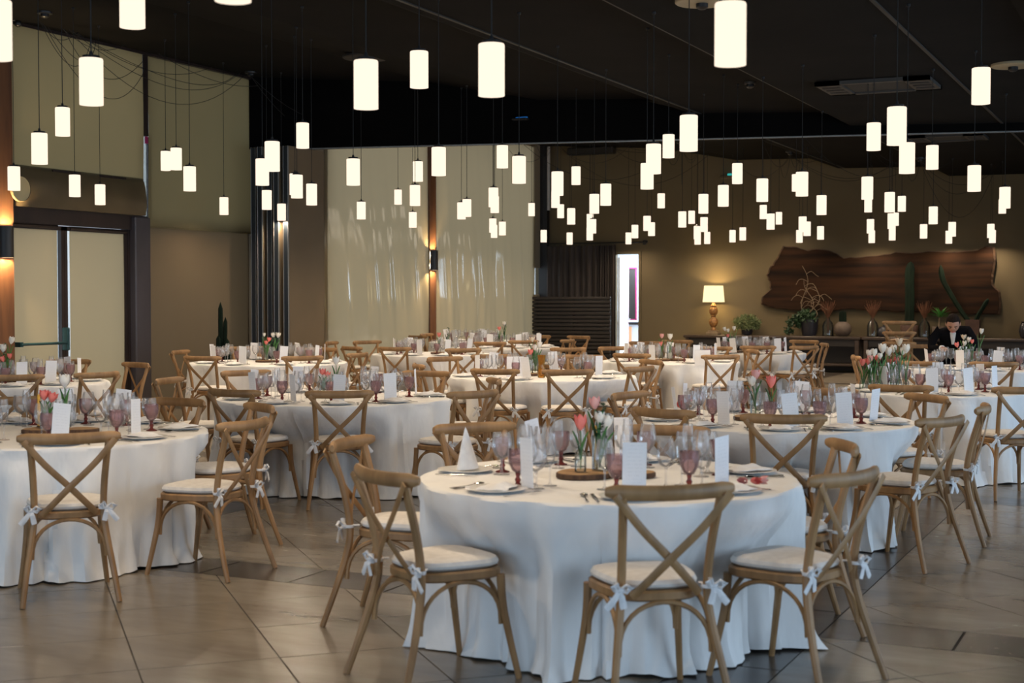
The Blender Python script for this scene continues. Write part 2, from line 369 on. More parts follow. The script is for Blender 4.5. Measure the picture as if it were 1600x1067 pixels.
# ================================================================== STRUCTURE
VL, UB = -13.2, 29.6
CEIL = [(-13.5, 4.99), (-10.36, 4.79), (-8.7, 4.47), (-7.12, 4.44), (-6.52, 4.21), (-4.6, 4.17), (-4.3, 3.97), (-1.3, 3.95), (-1.0, 3.75), (4.8, 3.72)]
def ceil_z(v):
    for (a, za), (b, zb) in zip(CEIL, CEIL[1:]):
        if v <= b: return za + (zb - za) * max(0, (v - a)) / (b - a)
    return CEIL[-1][1]
def LU(px): return hit(px, 463, 0, VL).y
def LZ(px, py): return hit(px, py, 0, VL).z
def BV(px, u=UB): return hit(px, 463, 1, u).x
def BZ(px, py, u=UB): return hit(px, py, 1, u).z

# --- floor slab and tiles
floor = struct('floor', box(-4.35, 12.3, -0.06, 18.1, 35.2, 0.11), 'grout')
T = 0.594; TD = T * math.sqrt(2)
VB = [-15.8, -11.1, -6.4, -1.7, 3.0, 7.7]; UBD = [-7.45, -2.75, 1.95, 6.65, 11.35, 16.05, 20.75, 25.45, 30.15]; BW = 0.2
def clip(poly, x0, x1, y0, y1):
    for ax, val, sg in ((0, x0, 1), (0, x1, -1), (1, y0, 1), (1, y1, -1)):
        out = []
        for i in range(len(poly)):
            p, q = poly[i], poly[(i + 1) % len(poly)]
            ip, iq = (p[ax] - val) * sg >= 0, (q[ax] - val) * sg >= 0
            if ip: out.append(p)
            if ip != iq:
                t = (val - p[ax]) / (q[ax] - p[ax]); out.append((p[0] + (q[0] - p[0]) * t, p[1] + (q[1] - p[1]) * t))
        poly = out
        if len(poly) < 3: return []
    return poly
def parea(p): return abs(sum(p[i][0] * p[(i + 1) % len(p)][1] - p[(i + 1) % len(p)][0] * p[i][1] for i in range(len(p)))) / 2
pieces = []                                                          # (polygon, dark)
hT = TD / 2 - 0.004
for iv in range(len(VB) - 1):
    for iu in range(len(UBD) - 1):
        x0, x1 = max(VB[iv] + BW, VL), min(VB[iv + 1] - BW, WR); y0, y1 = max(UBD[iu] + BW, WB), min(UBD[iu + 1] - BW, UB)
        if x1 <= x0 or y1 <= y0: continue
        # joints run along u+v = 0.73 + k*TD and u-v = 0.2 + k*TD
        for a in range(-30, 60):
            for b in range(-30, 70):
                s_ = 0.73 + (a + 0.5) * TD; d_ = 0.2 + (b + 0.5) * TD
                cx, cy = (s_ - d_) / 2, (s_ + d_) / 2
                if not (x0 - TD < cx < x1 + TD and y0 - TD < cy < y1 + TD): continue
                full = [(cx - hT, cy), (cx, cy - hT), (cx + hT, cy), (cx, cy + hT)]
                pl = clip(full, x0 + 0.003, x1 - 0.003, y0 + 0.003, y1 - 0.003)
                if pl and parea(pl) > 0.004: pieces.append((pl, False))
for vb in VB:
    y = WB
    while y < UB:
        for (x0, x1) in ((vb - BW, vb + BW),):
            pl = clip([(x0 + .003, y + .003), (x1 - .003, y + .003), (x1 - .003, y + 0.594), (x0 + .003, y + 0.594)], VL, WR, WB, UB)
            if pl: pieces.append((pl, True))
        y += 0.6
for ub in UBD:
    for iv in range(len(VB) - 1):
        x = VB[iv] + BW
        while x < VB[iv + 1] - BW - 0.05:
            x2 = min(x + 0.594, VB[iv + 1] - BW)
            pl = clip([(x + .003, ub - BW + .003), (x2 - .003, ub - BW + .003), (x2 - .003, ub + BW - .003), (x + .003, ub + BW - .003)], VL, WR, WB, UB)
            if pl: pieces.append((pl, True))
            x += 0.6
def tile_vf(pl, c=(0, 0)):
    o = [(x - c[0], y - c[1]) for x, y in pl]
    if sum(o[i][0] * o[(i + 1) % len(o)][1] - o[(i + 1) % len(o)][0] * o[i][1] for i in range(len(o))) < 0: o = o[::-1]
    return skin_rings([[(x, y, -0.006) for x, y in o], [(x, y, -0.0008) for x, y in o], [(x * .997, y * .997, 0) for x, y in o]])
scored = []
for pl, dk in pieces:
    cx = sum(p[0] for p in pl) / len(pl); cy = sum(p[1] for p in pl) / len(pl)
    if cy * ct - cx * st < 2: scored.append((1e9, pl, dk, cx, cy)); continue
    px, py, d = proj((cx, cy, 0))
    ok = -60 < px < 1660 and py < 1130
    scored.append((d if ok else 1e6 + d, pl, dk, cx, cy))
scored.sort(key=lambda q: q[0])
rest = {False: G(), True: G()}; full_me = {}
for i, (d, pl, dk, cx, cy) in enumerate(scored):
    if i < 300 and d < 1e5:
        if len(pl) == 4 and (dk, round(parea(pl), 4)) in full_me: me = full_me[(dk, round(parea(pl), 4))]
        else:
            me = mesh('tile', tile_vf(pl, (cx, cy)), 'tile_dark' if dk else 'tile', False)
            if len(pl) == 4 and not dk and abs(parea(pl) - 2 * hT * hT) < 1e-3: full_me[(dk, round(parea(pl), 4))] = me
        link('tile', me, floor, (cx, cy, 0))
    else:
        rest[dk].add(([(p[0] + cx, p[1] + cy, p[2]) for p in tile_vf(pl, (cx, cy))[0]], tile_vf(pl, (cx, cy))[1]))
for dk in (False, True):
    link('tile_field', mesh('tile_field', rest[dk], 'tile_dark' if dk else 'tile', False), floor, kind='stuff')

# --- ceiling with its steps, joint strips, bulkhead carrying the partition track
prof = CEIL + [(4.8, 5.3), (-13.5, 5.3)]
ceiling = struct('ceiling', skin_rings([[(v, WB - 0.3, z) for v, z in prof], [(v, UB + 0.3, z) for v, z in prof]]), 'ceiling')
def seam_v(px, py):
    v = -5.0
    for _ in range(20): v = hit(px, py, 2, ceil_z(v)).x
    return v
for px, py in ((700, 28), (948, 0), (1364, 0)):
    v = seam_v(px, py)
    link('joint_strip', mesh('joint_strip', box(v, 12.3, ceil_z(v) - 0.006, 0.035, 34.4, 0.012), 'seam', False), ceiling)
A0, A1 = Vector((-13.2, 18.35)), Vector((-1.4, 20.95))
dirb = (A1 - A0).normalized(); nb = Vector((-dirb.y, dirb.x))
def bulk(z_top, z_bot, t0, t1, n=14):
    g = []
    for off in (t0, t1):
        low = []; top = []
        for i in range(n + 1):
            p = A0 + (A1 - A0) * (i / n) + nb * off
            low.append((p.x, p.y, z_bot)); top.append((p.x, p.y, max(z_bot + 0.01, ceil_z(p.x) + 0.01) if z_top is None else z_top))
        g.append(low + top[::-1])
    return skin_rings(g)
struct('trim_1', bulk(None, 3.85, 0, 0.3), 'bulk')
struct('trim_2', bulk(3.852, 3.832, 0.06, 0.11), 'edge')

# --- walls out of sight and the daylight windows
def wall_with_openings(name, axis, val, thick, lo, hi, zt, openings, mat):
    g = G(); cur = lo
    def blk(a, b, z0, z1):
        if b - a < 1e-3 or z1 - z0 < 1e-3: return
        if axis == 0: g.add(box(val, (a + b) / 2, (z0 + z1) / 2, thick, b - a, z1 - z0))
        else: g.add(box((a + b) / 2, val, (z0 + z1) / 2, b - a, thick, z1 - z0))
    for a, b, z0, z1 in openings:
        blk(cur, a, 0, zt); blk(a, b, 0, z0); blk(a, b, z1, zt); cur = b
    blk(cur, hi, 0, zt)
    return struct(name, g, mat)
wall_with_openings('wall_right', 0, WR + 0.1, 0.2, WB, UB, 3.9, [(a, b, WZ0, WZ1) for a, b in WIN_R], 'wall_plain')
wall_with_openings('wall_front', 1, WB - 0.1, 0.2, VL - 0.2, WR + 0.2, 5.2, [(a, b, WZ0, WZ1) for a, b in WIN_B], 'wall_plain')
def window(name, axis, val, a, b, z0, z1, nm=3):
    g = G()
    def q(c, z, w_, h_):
        g.add(box(val, c, z, 0.07, w_, h_) if axis == 0 else box(c, val, z, w_, 0.07, h_))
    for k in range(nm + 1): q(a + (b - a) * k / nm, (z0 + z1) / 2, 0.06, z1 - z0)
    for z in (z0 + 0.03, z1 - 0.03): q((a + b) / 2, z, b - a, 0.06)
    o = struct(name, g, 'dark_frame')
    for k in range(nm):
        c = a + (b - a) * (k + 0.5) / nm; w_ = (b - a) / nm - 0.06
        vf = box(val, c, (z0 + z1) / 2, 0.008, w_, z1 - z0 - 0.1) if axis == 0 else box(c, val, (z0 + z1) / 2, w_, 0.008, z1 - z0 - 0.1)
        link('pane', mesh('pane', vf, 'pane', False), o)
    return o
wn = 0
for a, b in WIN_R: wn += 1; window(f'window_{wn}', 0, WR + 0.1, a, b, WZ0, WZ1)
for a, b in WIN_B: wn += 1; window(f'window_{wn}', 1, WB - 0.1, a, b, WZ0, WZ1)

# --- left wall: solid stretches, posts, glazed double door, transoms
uP0a, uP0b = 12.80, LU(9)
uD0, uDm0, uDm1, uD1 = LU(9), LU(91), LU(111), LU(201)
uS0, uS1 = LU(203), LU(227)
uW0, uW1 = LU(233), LU(400)
uQ0, uQ1 = LU(667), LU(677)
uC0 = LU(506)
g = G()
g.add(box(VL - 0.1, (WB + uP0a) / 2, 2.6, 0.2, uP0a - WB, 5.2))
g.add(box(VL - 0.1, (uW1 + uC0 + 0.12) / 2, 2.6, 0.2, uC0 + 0.12 - uW1, 5.2))
struct('wall_left', g, 'wall_plain')
struct('trim_3', box(VL + 0.02, (uP0a + uP0b) / 2, 2.5, 0.26, uP0b - uP0a, 5.0, 0.01), 'post')
struct('trim_4', box(VL - 0.02, (uQ0 + uQ1) / 2, 2.5, 0.18, uQ1 - uQ0, 5.0, 0.008), 'post')
struct('trim_5', box(VL - 0.02, (uS0 + uS1) / 2, 1.33, 0.26, uS1 - uS0, 2.66, 0.015), 'steel_post')
zg0, zg1 = 2.66, LZ(230, 213)
struct('trim_6', box(VL - 0.05, (LU(226) + LU(234)) / 2, (zg1 + 5.0) / 2, 0.1, LU(234) - LU(226), 5.0 - zg1), 'dark_frame')
link('label_sticker', mesh('label_sticker', box(VL + 0.003, LU(230.5), LZ(230, 219), 0.004, 0.07, 0.10), 'magenta', False), bpy.data.objects['trim_6'])
w8 = struct('window_8', joinvf(box(VL - 0.06, LU(224) - 0.02, (zg0 + zg1) / 2, 0.05, 0.02, zg1 - zg0), box(VL - 0.06, LU(237) + 0.02, (zg0 + zg1) / 2, 0.05, 0.02, zg1 - zg0)), 'dark_frame')
link('pane', mesh('pane', box(VL - 0.06, LU(230.5), (zg0 + zg1) / 2, 0.006, LU(237) - LU(224), zg1 - zg0), 'pane', False), w8)
# transoms
struct('trim_7', joinvf(box(VL - 0.06, (uD0 + uS1) / 2, 2.58, 0.2, uS1 - uD0, 0.2), box(VL - 0.06, (uD0 + uW1) / 2, 4.97, 0.2, uW1 - uD0, 0.08)), 'dark_frame')
w9 = struct('window_9', joinvf(box(VL - 0.16, uW0, 2.5, 0.05, 0.06, 5), box(VL - 0.16, uW1, 2.5, 0.05, 0.06, 5), box(VL - 0.16, (uW0 + uW1) / 2, 2.6, 0.05, uW1 - uW0, 0.08)), 'dark_frame')
link('pane', mesh('pane', box(VL - 0.17, (uW0 + uW1) / 2, 2.5, 0.008, uW1 - uW0, 4.9), 'pane', False), w9)
# double door
def leaf_frame(u0, u1, z1, s=0.055):
    return joinvf(box(VL - 0.03, u0 + s / 2, z1 / 2, 0.06, s, z1), box(VL - 0.03, u1 - s / 2, z1 / 2, 0.06, s, z1), box(VL - 0.03, (u0 + u1) / 2, z1 - s / 2, 0.06, u1 - u0, s), box(VL - 0.03, (u0 + u1) / 2, 0.12, 0.06, u1 - u0, 0.24))
d1 = struct('door_1', joinvf(box(VL - 0.05, uD0 + 0.02, 1.24, 0.12, 0.05, 2.48), box(VL - 0.05, uD1 + 0.01, 1.24, 0.12, 0.06, 2.48)), 'dark_frame')
um = LU(101)
for (a, b) in ((uD0 + 0.045, um), (um + 0.005, uD1 - 0.02)):
    lf = link('door_leaf', mesh('door_leaf', leaf_frame(a, b, 2.47), 'dark_frame', False), d1)
    link('pane', mesh('pane', box(VL - 0.03, (a + b) / 2, 1.33, 0.008, b - a - 0.1, 2.2), 'pane', False), lf)
zb = LZ(60, 537)
pb = link('push_bar', mesh('push_bar', joinvf(tube([(VL + 0.08, LU(24), zb), (VL + 0.08, LU(98), zb)], 0.018, None, 8), box(VL + 0.04, LU(25), zb, 0.1, 0.05, 0.06), box(VL + 0.05, LU(98), zb + 0.05, 0.1, 0.05, 0.3, 0.01)), 'pushbar'), d1)

def roller_blind(name, label, u0, u1, z0, z1, mat, off=0.03, wave=0.006, seed=0, roller=True):
    rnd = random.Random(seed); n, m = 14, 12; V = []; Fc = []
    ph = [rnd.uniform(0, 6) for _ in range(4)]
    for j in range(m + 1):
        for i in range(n + 1):
            u = (u1 - u0) * i / n; z = (z1 - z0) * j / m
            V.append((wave * (math.sin(u * 3 + ph[0] + z) + math.sin(z * 2.3 + ph[1]) + 0.6 * math.sin(u * 7 + ph[2] - z * 3)), u, z))
    for j in range(m):
        for i in range(n):
            a = j * (n + 1) + i; Fc.append((a, a + 1, a + n + 2, a + n + 1))
    t = thing(name, label, 'blind', (VL + off, u0, z0))
    link('fabric', mesh('fabric', (V, Fc), mat), t)
    link('bottom_bar', mesh('bottom_bar', tube([(0, 0, 0), (0, u1 - u0, 0)], 0.007, 0.012, 6), 'dark_frame' if mat == 'blind_door' else mat), t)
    if roller: link('roller', mesh('roller', tube([(0, 0, z1 - z0), (0, u1 - u0, z1 - z0)], 0.03, None, 8), 'dark_frame'), t)
    return t
roller_blind('roller_blind', 'wide olive roller blind high above the double doors', LU(10), LU(224), LZ(118, 269), 4.95, 'blind', 0.02, seed=1, roller=False)
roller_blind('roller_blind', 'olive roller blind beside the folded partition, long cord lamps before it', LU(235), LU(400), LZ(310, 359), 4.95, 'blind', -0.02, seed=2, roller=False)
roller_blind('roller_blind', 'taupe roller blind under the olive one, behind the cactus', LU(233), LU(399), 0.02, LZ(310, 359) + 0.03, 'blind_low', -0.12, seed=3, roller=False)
roller_blind('roller_blind', 'sand roller blind on the glazed door with push bar', LU(12), LU(91.5), 0.10, LZ(50, 352), 'blind_door', -0.018, 0.002, seed=4)
roller_blind('roller_blind', 'sand roller blind on the door leaf nearest the steel post', LU(111), LU(199), 0.10, LZ(155, 360), 'blind_door', -0.018, 0.002, seed=5)

# bronze housing (air curtain) over the door
uh0, uh1 = LU(14), LU(219); zh0, zh1 = 2.68, LZ(118, 268) - 0.012
pr = []
for k in range(7):
    a = math.pi / 2 * k / 6; pr.append((VL + 0.05 + 0.08 * math.sin(a), zh0 + (zh1 - zh0) * (1 - 0.0) - (zh1 - zh0) * (1 - math.cos(a)) * 0.75))
pr += [(VL + 0.11, zh0), (VL + 0.02, zh0), (VL + 0.02, zh1)]
t = thing('air_curtain', 'bronze air curtain housing above the glazed double doors', 'air curtain', (0, 0, 0))
link('housing', mesh('housing', skin_rings([[(x, uh0, z) for x, z in pr], [(x, uh1, z) for x, z in pr]]), 'housing'), t)
for k in range(2):
    c = uh0 + (uh1 - uh0) * (0.38 + 0.36 * k)
    link('intake_grille', mesh('intake_grille', box(VL + 0.07, c, zh1 - 0.02, 0.07, 0.5, 0.03, 0.004), 'dark_frame', False), t)
# beige disc on the wall (dial) and camera
t = thing('wall_clock', 'round beige wall disc beside the left timber post', 'wall disc', tuple(hit(30, 295, 0, VL + 0.17)))
rc = 0.155
link('dial', mesh('dial', moved(lathe([(rc * .96, 0), (rc, 0.006), (rc, 0.03), (rc * .97, 0.036)], 32), Matrix.Rotation(math.pi / 2, 4, 'Y')), 'clock'), t)
link('rim', mesh('rim', moved(lathe([(rc, 0.0), (rc * 1.04, 0.004), (rc * 1.04, 0.036), (rc, 0.04)], 32, cap=False), Matrix.Rotation(math.pi / 2, 4, 'Y')), 'housing'), t)
pc = hit(28, 33, 0, VL + 0.12)
t = thing('security_camera', 'small white security camera under the ceiling at far left', 'camera', tuple(pc))
link('mount', mesh('mount', box(-0.03, -0.02, 0.05, 0.1, 0.09, 0.09, 0.01), 'white_p'), t)
link('ball', mesh('ball', sphere((0, 0, -0.03), 0.045, 0.045, 0.045), 'black'), t)

# --- sconces
def sconce(label, loc, energy):
    t = thing('wall_sconce', label, 'sconce', loc)
    o = []
    for k in range(9):
        a = -math.pi / 2 + math.pi * k / 8; o.append((0.02 + 0.11 * math.cos(a), 0.10 * math.sin(a)))
    inn = [(0.02 + (x - 0.02) * 0.93, y * 0.93) for x, y in o]
    n = len(o); V = []; Fc = []
    for (oo, z) in ((o, -0.19), (o, 0.19), (inn, 0.19), (inn, -0.19)): V += [(x, y, z) for x, y in oo]
    for r in range(4):
        for j in range(n - 1):
            a = r * n + j; b = ((r + 1) % 4) * n + j; Fc.append((a, a + 1, b + 1, b))
    link('body', mesh('body', (V, Fc), 'black'), t)
    link('back_plate', mesh('back_plate', box(0.01, 0, 0, 0.012, 0.20, 0.38), 'black', False), t)
    link('lamp_holder', mesh('lamp_holder', lathe([(0.02, -0.05), (0.028, -0.045), (0.028, 0.045), (0.02, 0.05)], 10, (0.055, 0, 0)), 'white_p'), t)
    for s in (-1, 1):
        d = bpy.data.lights.new('sconce_light', 'POINT'); d.energy = energy; d.color = (1.0, 0.74, 0.42); d.shadow_soft_size = 0.025
        o_ = bpy.data.objects.new('sconce_light', d); COL.objects.link(o_); o_.parent = t; o_.location = (0.06, 0, 0.10 * s)
sconce('black half-round sconce on the timber post between vinyl curtains', (VL + 0.072, uQ0 + 0.06, LZ(672, 407)), 130)
sconce('black half-round sconce on the timber post at far left edge', (VL + 0.15, (uP0a + uP0b) / 2 + 0.05, LZ(5, 379)), 150)

# --- vinyl curtains
def vinyl(label, u0, u1, seed, amp, pleat=None):
    rnd = random.Random(seed); n, m = 160, 34; V = []; Fc = []
    fr = [(rnd.uniform(2, 4), rnd.uniform(0, 6), 1.0), (rnd.uniform(5, 8), rnd.uniform(0, 6), 0.55), (rnd.uniform(11, 15), rnd.uniform(0, 6), 0.28), (rnd.uniform(19, 26), rnd.uniform(0, 6), 0.12)]
    H = 4.92
    for j in range(m + 1):
        z = H * j / m; k = 0.35 + 0.65 * math.sin(math.pi * min(1, z / 3.3)) ** 2
        for i in range(n + 1):
            u = (u1 - u0) * i / n
            f = sum(a * math.sin(w_ * (u + 0.10 * z) + p + 0.5 * math.sin(z * 1.1 + p)) for w_, p, a in fr)
            pl = 0.0
            if pleat: pl = 0.010 * math.exp(-((u - pleat) / 0.8) ** 2 - ((z - 1.0) / 0.8) ** 2) * math.sin((u - 0.14 * z) * 17 + 0.7 * math.sin(u * 5))
            V.append((amp * k * f + pl, u, z))
    for j in range(m):
        for i in range(n):
            a = j * (n + 1) + i; Fc.append((a, a + 1, a + n + 2, a + n + 1))
    t = thing('vinyl_curtain', label, 'curtain', (VL + 0.02, u0, 0.02))
    link('sheet', mesh('sheet', (V, Fc), 'plastic'), t)
    link('hem_batten', mesh('hem_batten', box(0, (u1 - u0) / 2, 4.9, 0.04, u1 - u0, 0.05), 'housing', False), t)
vinyl('rippled translucent vinyl curtain left of the timber post', uC0 + 0.02, uQ0, 11, 0.022)
vinyl('rippled translucent vinyl curtain with white glints, right of timber post', uQ1, LU(834), 23, 0.024, LU(742) - uQ1)
ua_, ub_ = LU(832), UB + 0.1
w10 = struct('window_10', joinvf(box(VL - 0.04, (ua_ + ub_) / 2, 0.80, 0.06, ub_ - ua_, 1.6), box(VL - 0.04, (ua_ + ub_) / 2, 3.6, 0.06, ub_ - ua_, 2.8)), 'wall_plain')
link('pane', mesh('pane', box(VL - 0.04, (ua_ + ub_) / 2, 1.9, 0.008, ub_ - ua_, 0.6), 'pane', False), w10)
struct('trim_8', box(VL + 0.06, UB - 0.10, 2.5, 0.2, 0.14, 5.0), 'black')
struct('trim_9', tube([(VL + 0.18, UB - 0.13, 3.5), (VL + 0.18, UB - 0.13, 4.93)], 0.04, None, 10), 'white_p', True)

# --- folding partition stack
up0 = 17.95; vp0 = hit(389, 463, 1, up0).x; vp1 = hit(452, 463, 1, up0).x; up1 = hit(508, 463, 0, vp1).y
t = thing('folding_partition', 'stacked panels of a tall taupe folding partition with metal edges', 'partition', (0, 0, 0))
np_ = 5; zp = 3.82
for k in range(np_):
    v0 = vp0 + (vp1 - vp0) * k / np_; wv = (vp1 - vp0) / np_; c = v0 + wv / 2
    du = 0.0 if k % 2 else 0.04
    p = link('panel', mesh('panel', box(c, (up0 + up1) / 2 + du, zp / 2 + 0.01, wv * 0.62, up1 - up0 - 0.02, zp, 0.006), 'partition', False), t)
    link('edge_seal', mesh('edge_seal', box(c, up0 + du - 0.006, zp / 2 + 0.01, wv * 0.48, 0.02, zp - 0.02), 'navy', False), p)
    for s in (-1, 1):
        link('edge_trim', mesh('edge_trim', box(c + s * wv * 0.28, up0 + du - 0.01, zp / 2 + 0.01, wv * 0.07, 0.026, zp, 0.004), 'edge', False), p)

# --- back wall with door opening, room beyond
vd0, vd1 = BV(960), BV(998); zd = BZ(980, 397)
wall_with_openings('wall_back', 1, UB + 0.1, 0.2, VL - 0.2, WR + 0.2, 5.2, [(vd0, vd1, 0, zd)], 'wall')
struct('trim_10', joinvf(box(vd1 + 0.03, UB - 0.01, zd / 2, 0.06, 0.04, zd), box((vd0 + vd1) / 2, UB - 0.01, zd + 0.03, vd1 - vd0 + 0.12, 0.04, 0.06), box(vd0 - 0.03, UB - 0.01, zd / 2, 0.06, 0.04, zd)), 'wall')
kv0, kv1, ku1 = vd0 - 1.6, vd1 + 1.6, UB + 3.4
struct('wall_kitchen', joinvf(box((kv0 + kv1) / 2, ku1, 1.4, kv1 - kv0, 0.1, 2.8), box(kv0, (UB + .2 + ku1) / 2, 1.4, 0.1, ku1 - UB - .2, 2.8), box(kv1, (UB + .2 + ku1) / 2, 1.4, 0.1, ku1 - UB - .2, 2.8), box((kv0 + kv1) / 2, (UB + .2 + ku1) / 2, 2.82, kv1 - kv0, ku1 - UB - .1, 0.06), box((kv0 + kv1) / 2, (UB + .2 + ku1) / 2, -0.03, kv1 - kv0, ku1 - UB - .1, 0.06)), 'room_white')
area('kitchen_light', ((kv0 + kv1) / 2, UB + 1.4, 2.75), (0, 0, 0), 1.2, 1.2, 320, (0.78, 0.9, 1.0))
# door leaf swung into the kitchen, its window and handle
d2 = bpy.data.objects.new('door_2', None); COL.objects.link(d2); d2['kind'] = 'structure'
d2.location = (vd0 + 0.02, UB + 0.22, 0); d2.rotation_euler = (0, 0, math.radians(97))
link('door_leaf', mesh('door_leaf', box(0.42, 0, 1.22, 0.84, 0.045, 2.42, 0.004), 'door_white', False), d2)
link('door_edge', mesh('door_edge', box(0.845, 0, 1.22, 0.014, 0.047, 2.42), 'magenta', False), d2)
hd = link('door_handle', mesh('door_handle', joinvf(tube([(0.76, -0.02, 1.04), (0.76, -0.08, 1.04), (0.62, -0.08, 1.04)], 0.011, None, 8), box(0.76, -0.03, 1.04, 0.05, 0.012, 0.2, 0.004)), 'steel'), d2)
link('wall_plate', mesh('wall_plate', box(0.45, -0.026, 1.48, 0.08, 0.01, 0.12), 'white_p', False), d2)
t = thing('kitchen_cabinet', 'peach and white cabinet glimpsed through the lit doorway', 'cabinet', (vd0 - 0.50, UB + 2.0, 0.001))
link('body', mesh('body', box(0.2, 0, 0.45, 0.8, 0.55, 0.9, 0.01), 'door_white', False), t)
link('door', mesh('door', box(0.16, -0.285, 0.45, 0.22, 0.02, 0.8, 0.004), 'orange', False), t)
link('worktop', mesh('worktop', box(0.2, 0, 0.93, 0.84, 0.6, 0.05, 0.006), 'black', False), t)
t = thing('serving_window', 'magenta framed glazed panel inside the lit doorway', 'window panel', (vd0 - 0.17, UB + 1.5, 1.62))
link('frame', mesh('frame', joinvf(box(-0.13, 0, 0, 0.03, 0.03, 1.2), box(0.13, 0, 0, 0.03, 0.03, 1.2), box(0, 0, -0.6, 0.29, 0.03, 0.03), box(0, 0, 0.6, 0.29, 0.03, 0.03)), 'magenta', False), t)
link('pane', mesh('pane', box(0, 0, 0, 0.24, 0.012, 1.18), 'ac_dark', False), t)

# --- dark curtains on a rod, slatted screen
def drape(label, v0, v1, z0, z1, u, seed):
    rnd = random.Random(seed); n = 60; top = []; rings = []
    ph = rnd.uniform(0, 6)
    for z, k in ((z0, 1.0), ((z0 + z1) / 2, 0.9), (z1 - 0.1, 0.8), (z1, 0.5)):
        rings.append([(v0 + (v1 - v0) * i / n, u + k * (0.035 * math.sin(i * 0.9 + ph) + 0.02 * math.sin(i * 0.41 + 2 * ph)), z) for i in range(n + 1)])
    V = []; Fc = []
    for r in rings: V += r
    for j in range(len(rings) - 1):
        for i in range(n):
            a = j * (n + 1) + i; Fc.append((a, a + 1, a + n + 2, a + n + 1))
    t = thing('curtain', label, 'curtain', (0, 0, 0)); link('fabric', mesh('fabric', (V, Fc), 'curtain'), t)
    rg = mesh('ring', tube([(0.02 * math.cos(q), 0, 0.03 + 0.03 * math.sin(q)) for q in [2 * math.pi * i / 10 for i in range(11)]], 0.005, None, 5, up=(0, 1, 0)), 'black')
    for k in range(8): link('ring', rg, t, (v0 + (v1 - v0) * (k + 0.5) / 8, u, z1))
uc = UB - 0.16; zr = BZ(930, 380)
drape('wide dark brown curtain behind the slatted screen', BV(852, uc), BV(930, uc), 0.03, zr - 0.06, uc, 3)
drape('narrow dark brown curtain beside the lit doorway', BV(927, uc) + 0.02, BV(962, uc), 0.03, zr - 0.06, uc + 0.02, 8)
t = thing('curtain_rod', 'thin black curtain rod over the dark curtains', 'curtain rod', (0, 0, 0))
link('rod', mesh('rod', tube([(BV(850, uc), uc, zr), (BV(1010, uc), uc, zr)], 0.016, None, 8), 'black'), t)
for px in (851, 1003):
    link('bracket', mesh('bracket', joinvf(box(BV(px, uc), uc + 0.08, zr, 0.03, 0.16, 0.03), box(BV(px, uc), UB - 0.01, zr, 0.07, 0.02, 0.1)), 'black', False), t)
link('finial', mesh('finial', sphere((BV(1010, uc), uc, zr), 0.035, 0.035, 0.035), 'black'), t)
us = UB - 1.3
vs0, vs1 = BV(833, us), BV(955, us); zs = BZ(890, 463, us)
t = thing('slatted_screen', 'dark brown slatted screen standing before the curtains', 'screen', ((vs0 + vs1) / 2, us, 0))
ws = vs1 - vs0; nsl = 19
sl = mesh('slat', box(0, 0, 0, ws, 0.05, zs / nsl * 0.72, 0.008), 'slat', False)
for k in range(nsl): link('slat', sl, t, (0, -0.03, zs * (k + 0.5) / nsl))
for s in (-1, 0, 1): link('upright', mesh('upright', box(s * (ws / 2 - 0.06), 0.02, zs / 2, 0.06, 0.05, zs - 0.02), 'black', False), t)
link('backing', mesh('backing', box(0, 0.055, zs / 2, ws - 0.04, 0.02, zs - 0.03), 'black', False), t)

# ================================================================== BACK WALL FURNITURE
usb = UB - 0.32                                                      # centre line of the sideboards
ZSB = 0.74
def sideboard(label, v0, v1):
    t = thing('sideboard', label, 'sideboard', ((v0 + v1) / 2, usb, 0)); w_ = v1 - v0
    link('top', mesh('top', box(0, 0, ZSB - 0.03, w_, 0.56, 0.06, 0.012), 'side', False), t)
    link('apron', mesh('apron', box(0, -0.18, ZSB - 0.13, w_ - 0.06, 0.04, 0.14), 'side_body', False), t)
    link('shelf', mesh('shelf', box(0, 0, 0.16, w_ - 0.04, 0.5, 0.05, 0.008), 'side', False), t)
    link('back_panel', mesh('back_panel', box(0, 0.24, 0.36, w_ - 0.04, 0.03, 0.66), 'side_body', False), t)
    n = max(2, int(round(w_ / 1.6)) + 1)
    lg = mesh('leg', box(0, 0, 0.34, 0.09, 0.09, 0.68, 0.01), 'side', False)
    for k in range(n):
        for s in (-1, 1): link('leg', lg, t, ((w_ / 2 - 0.08) * (2 * k / (n - 1) - 1), s * 0.2, 0))
vsm = BV(1350, usb)
sideboard('long dark sideboard under the table lamp', BV(1074, usb), vsm - 0.01)
sideboard('long dark sideboard behind the waiter and chair stack', vsm + 0.01, -2.2)

# raw-edge slab on the wall
pts = [(1224, 384), (1243, 386), (1262, 391), (1280, 389), (1300, 393), (1318, 403), (1345, 402), (1372, 399), (1400, 394), (1425, 395), (1450, 393), (1500, 393), (1530, 391), (1541, 385), (1553, 387), (1556, 405), (1552, 428), (1550, 441), (1556, 450), (1563, 457), (1562, 491), (1530, 491), (1500, 489), (1450, 488), (1400, 487), (1360, 485), (1330, 483), (1290, 486), (1250, 485), (1210, 482), (1188, 474), (1190, 463), (1204, 452), (1202, 440), (1198, 430), (1202, 418), (1209, 411)]
uf = UB - 0.14
P3 = [hit(x, y, 1, uf) for x, y in pts]
cv = sum(p.x for p in P3) / len(P3); cz = sum(p.z for p in P3) / len(P3)
rnd = random.Random(4); dense = []
for i in range(len(P3)):
    a, b = P3[i], P3[(i + 1) % len(P3)]
    for k in range(3):
        q = a.lerp(b, k / 3); dense.append((q.x - cv + rnd.uniform(-.012, .012), q.z - cz + rnd.uniform(-.012, .012)))
t = thing('timber_slab', 'huge raw-edge timber slab hung on the back wall', 'wood slab', (cv, uf, cz))
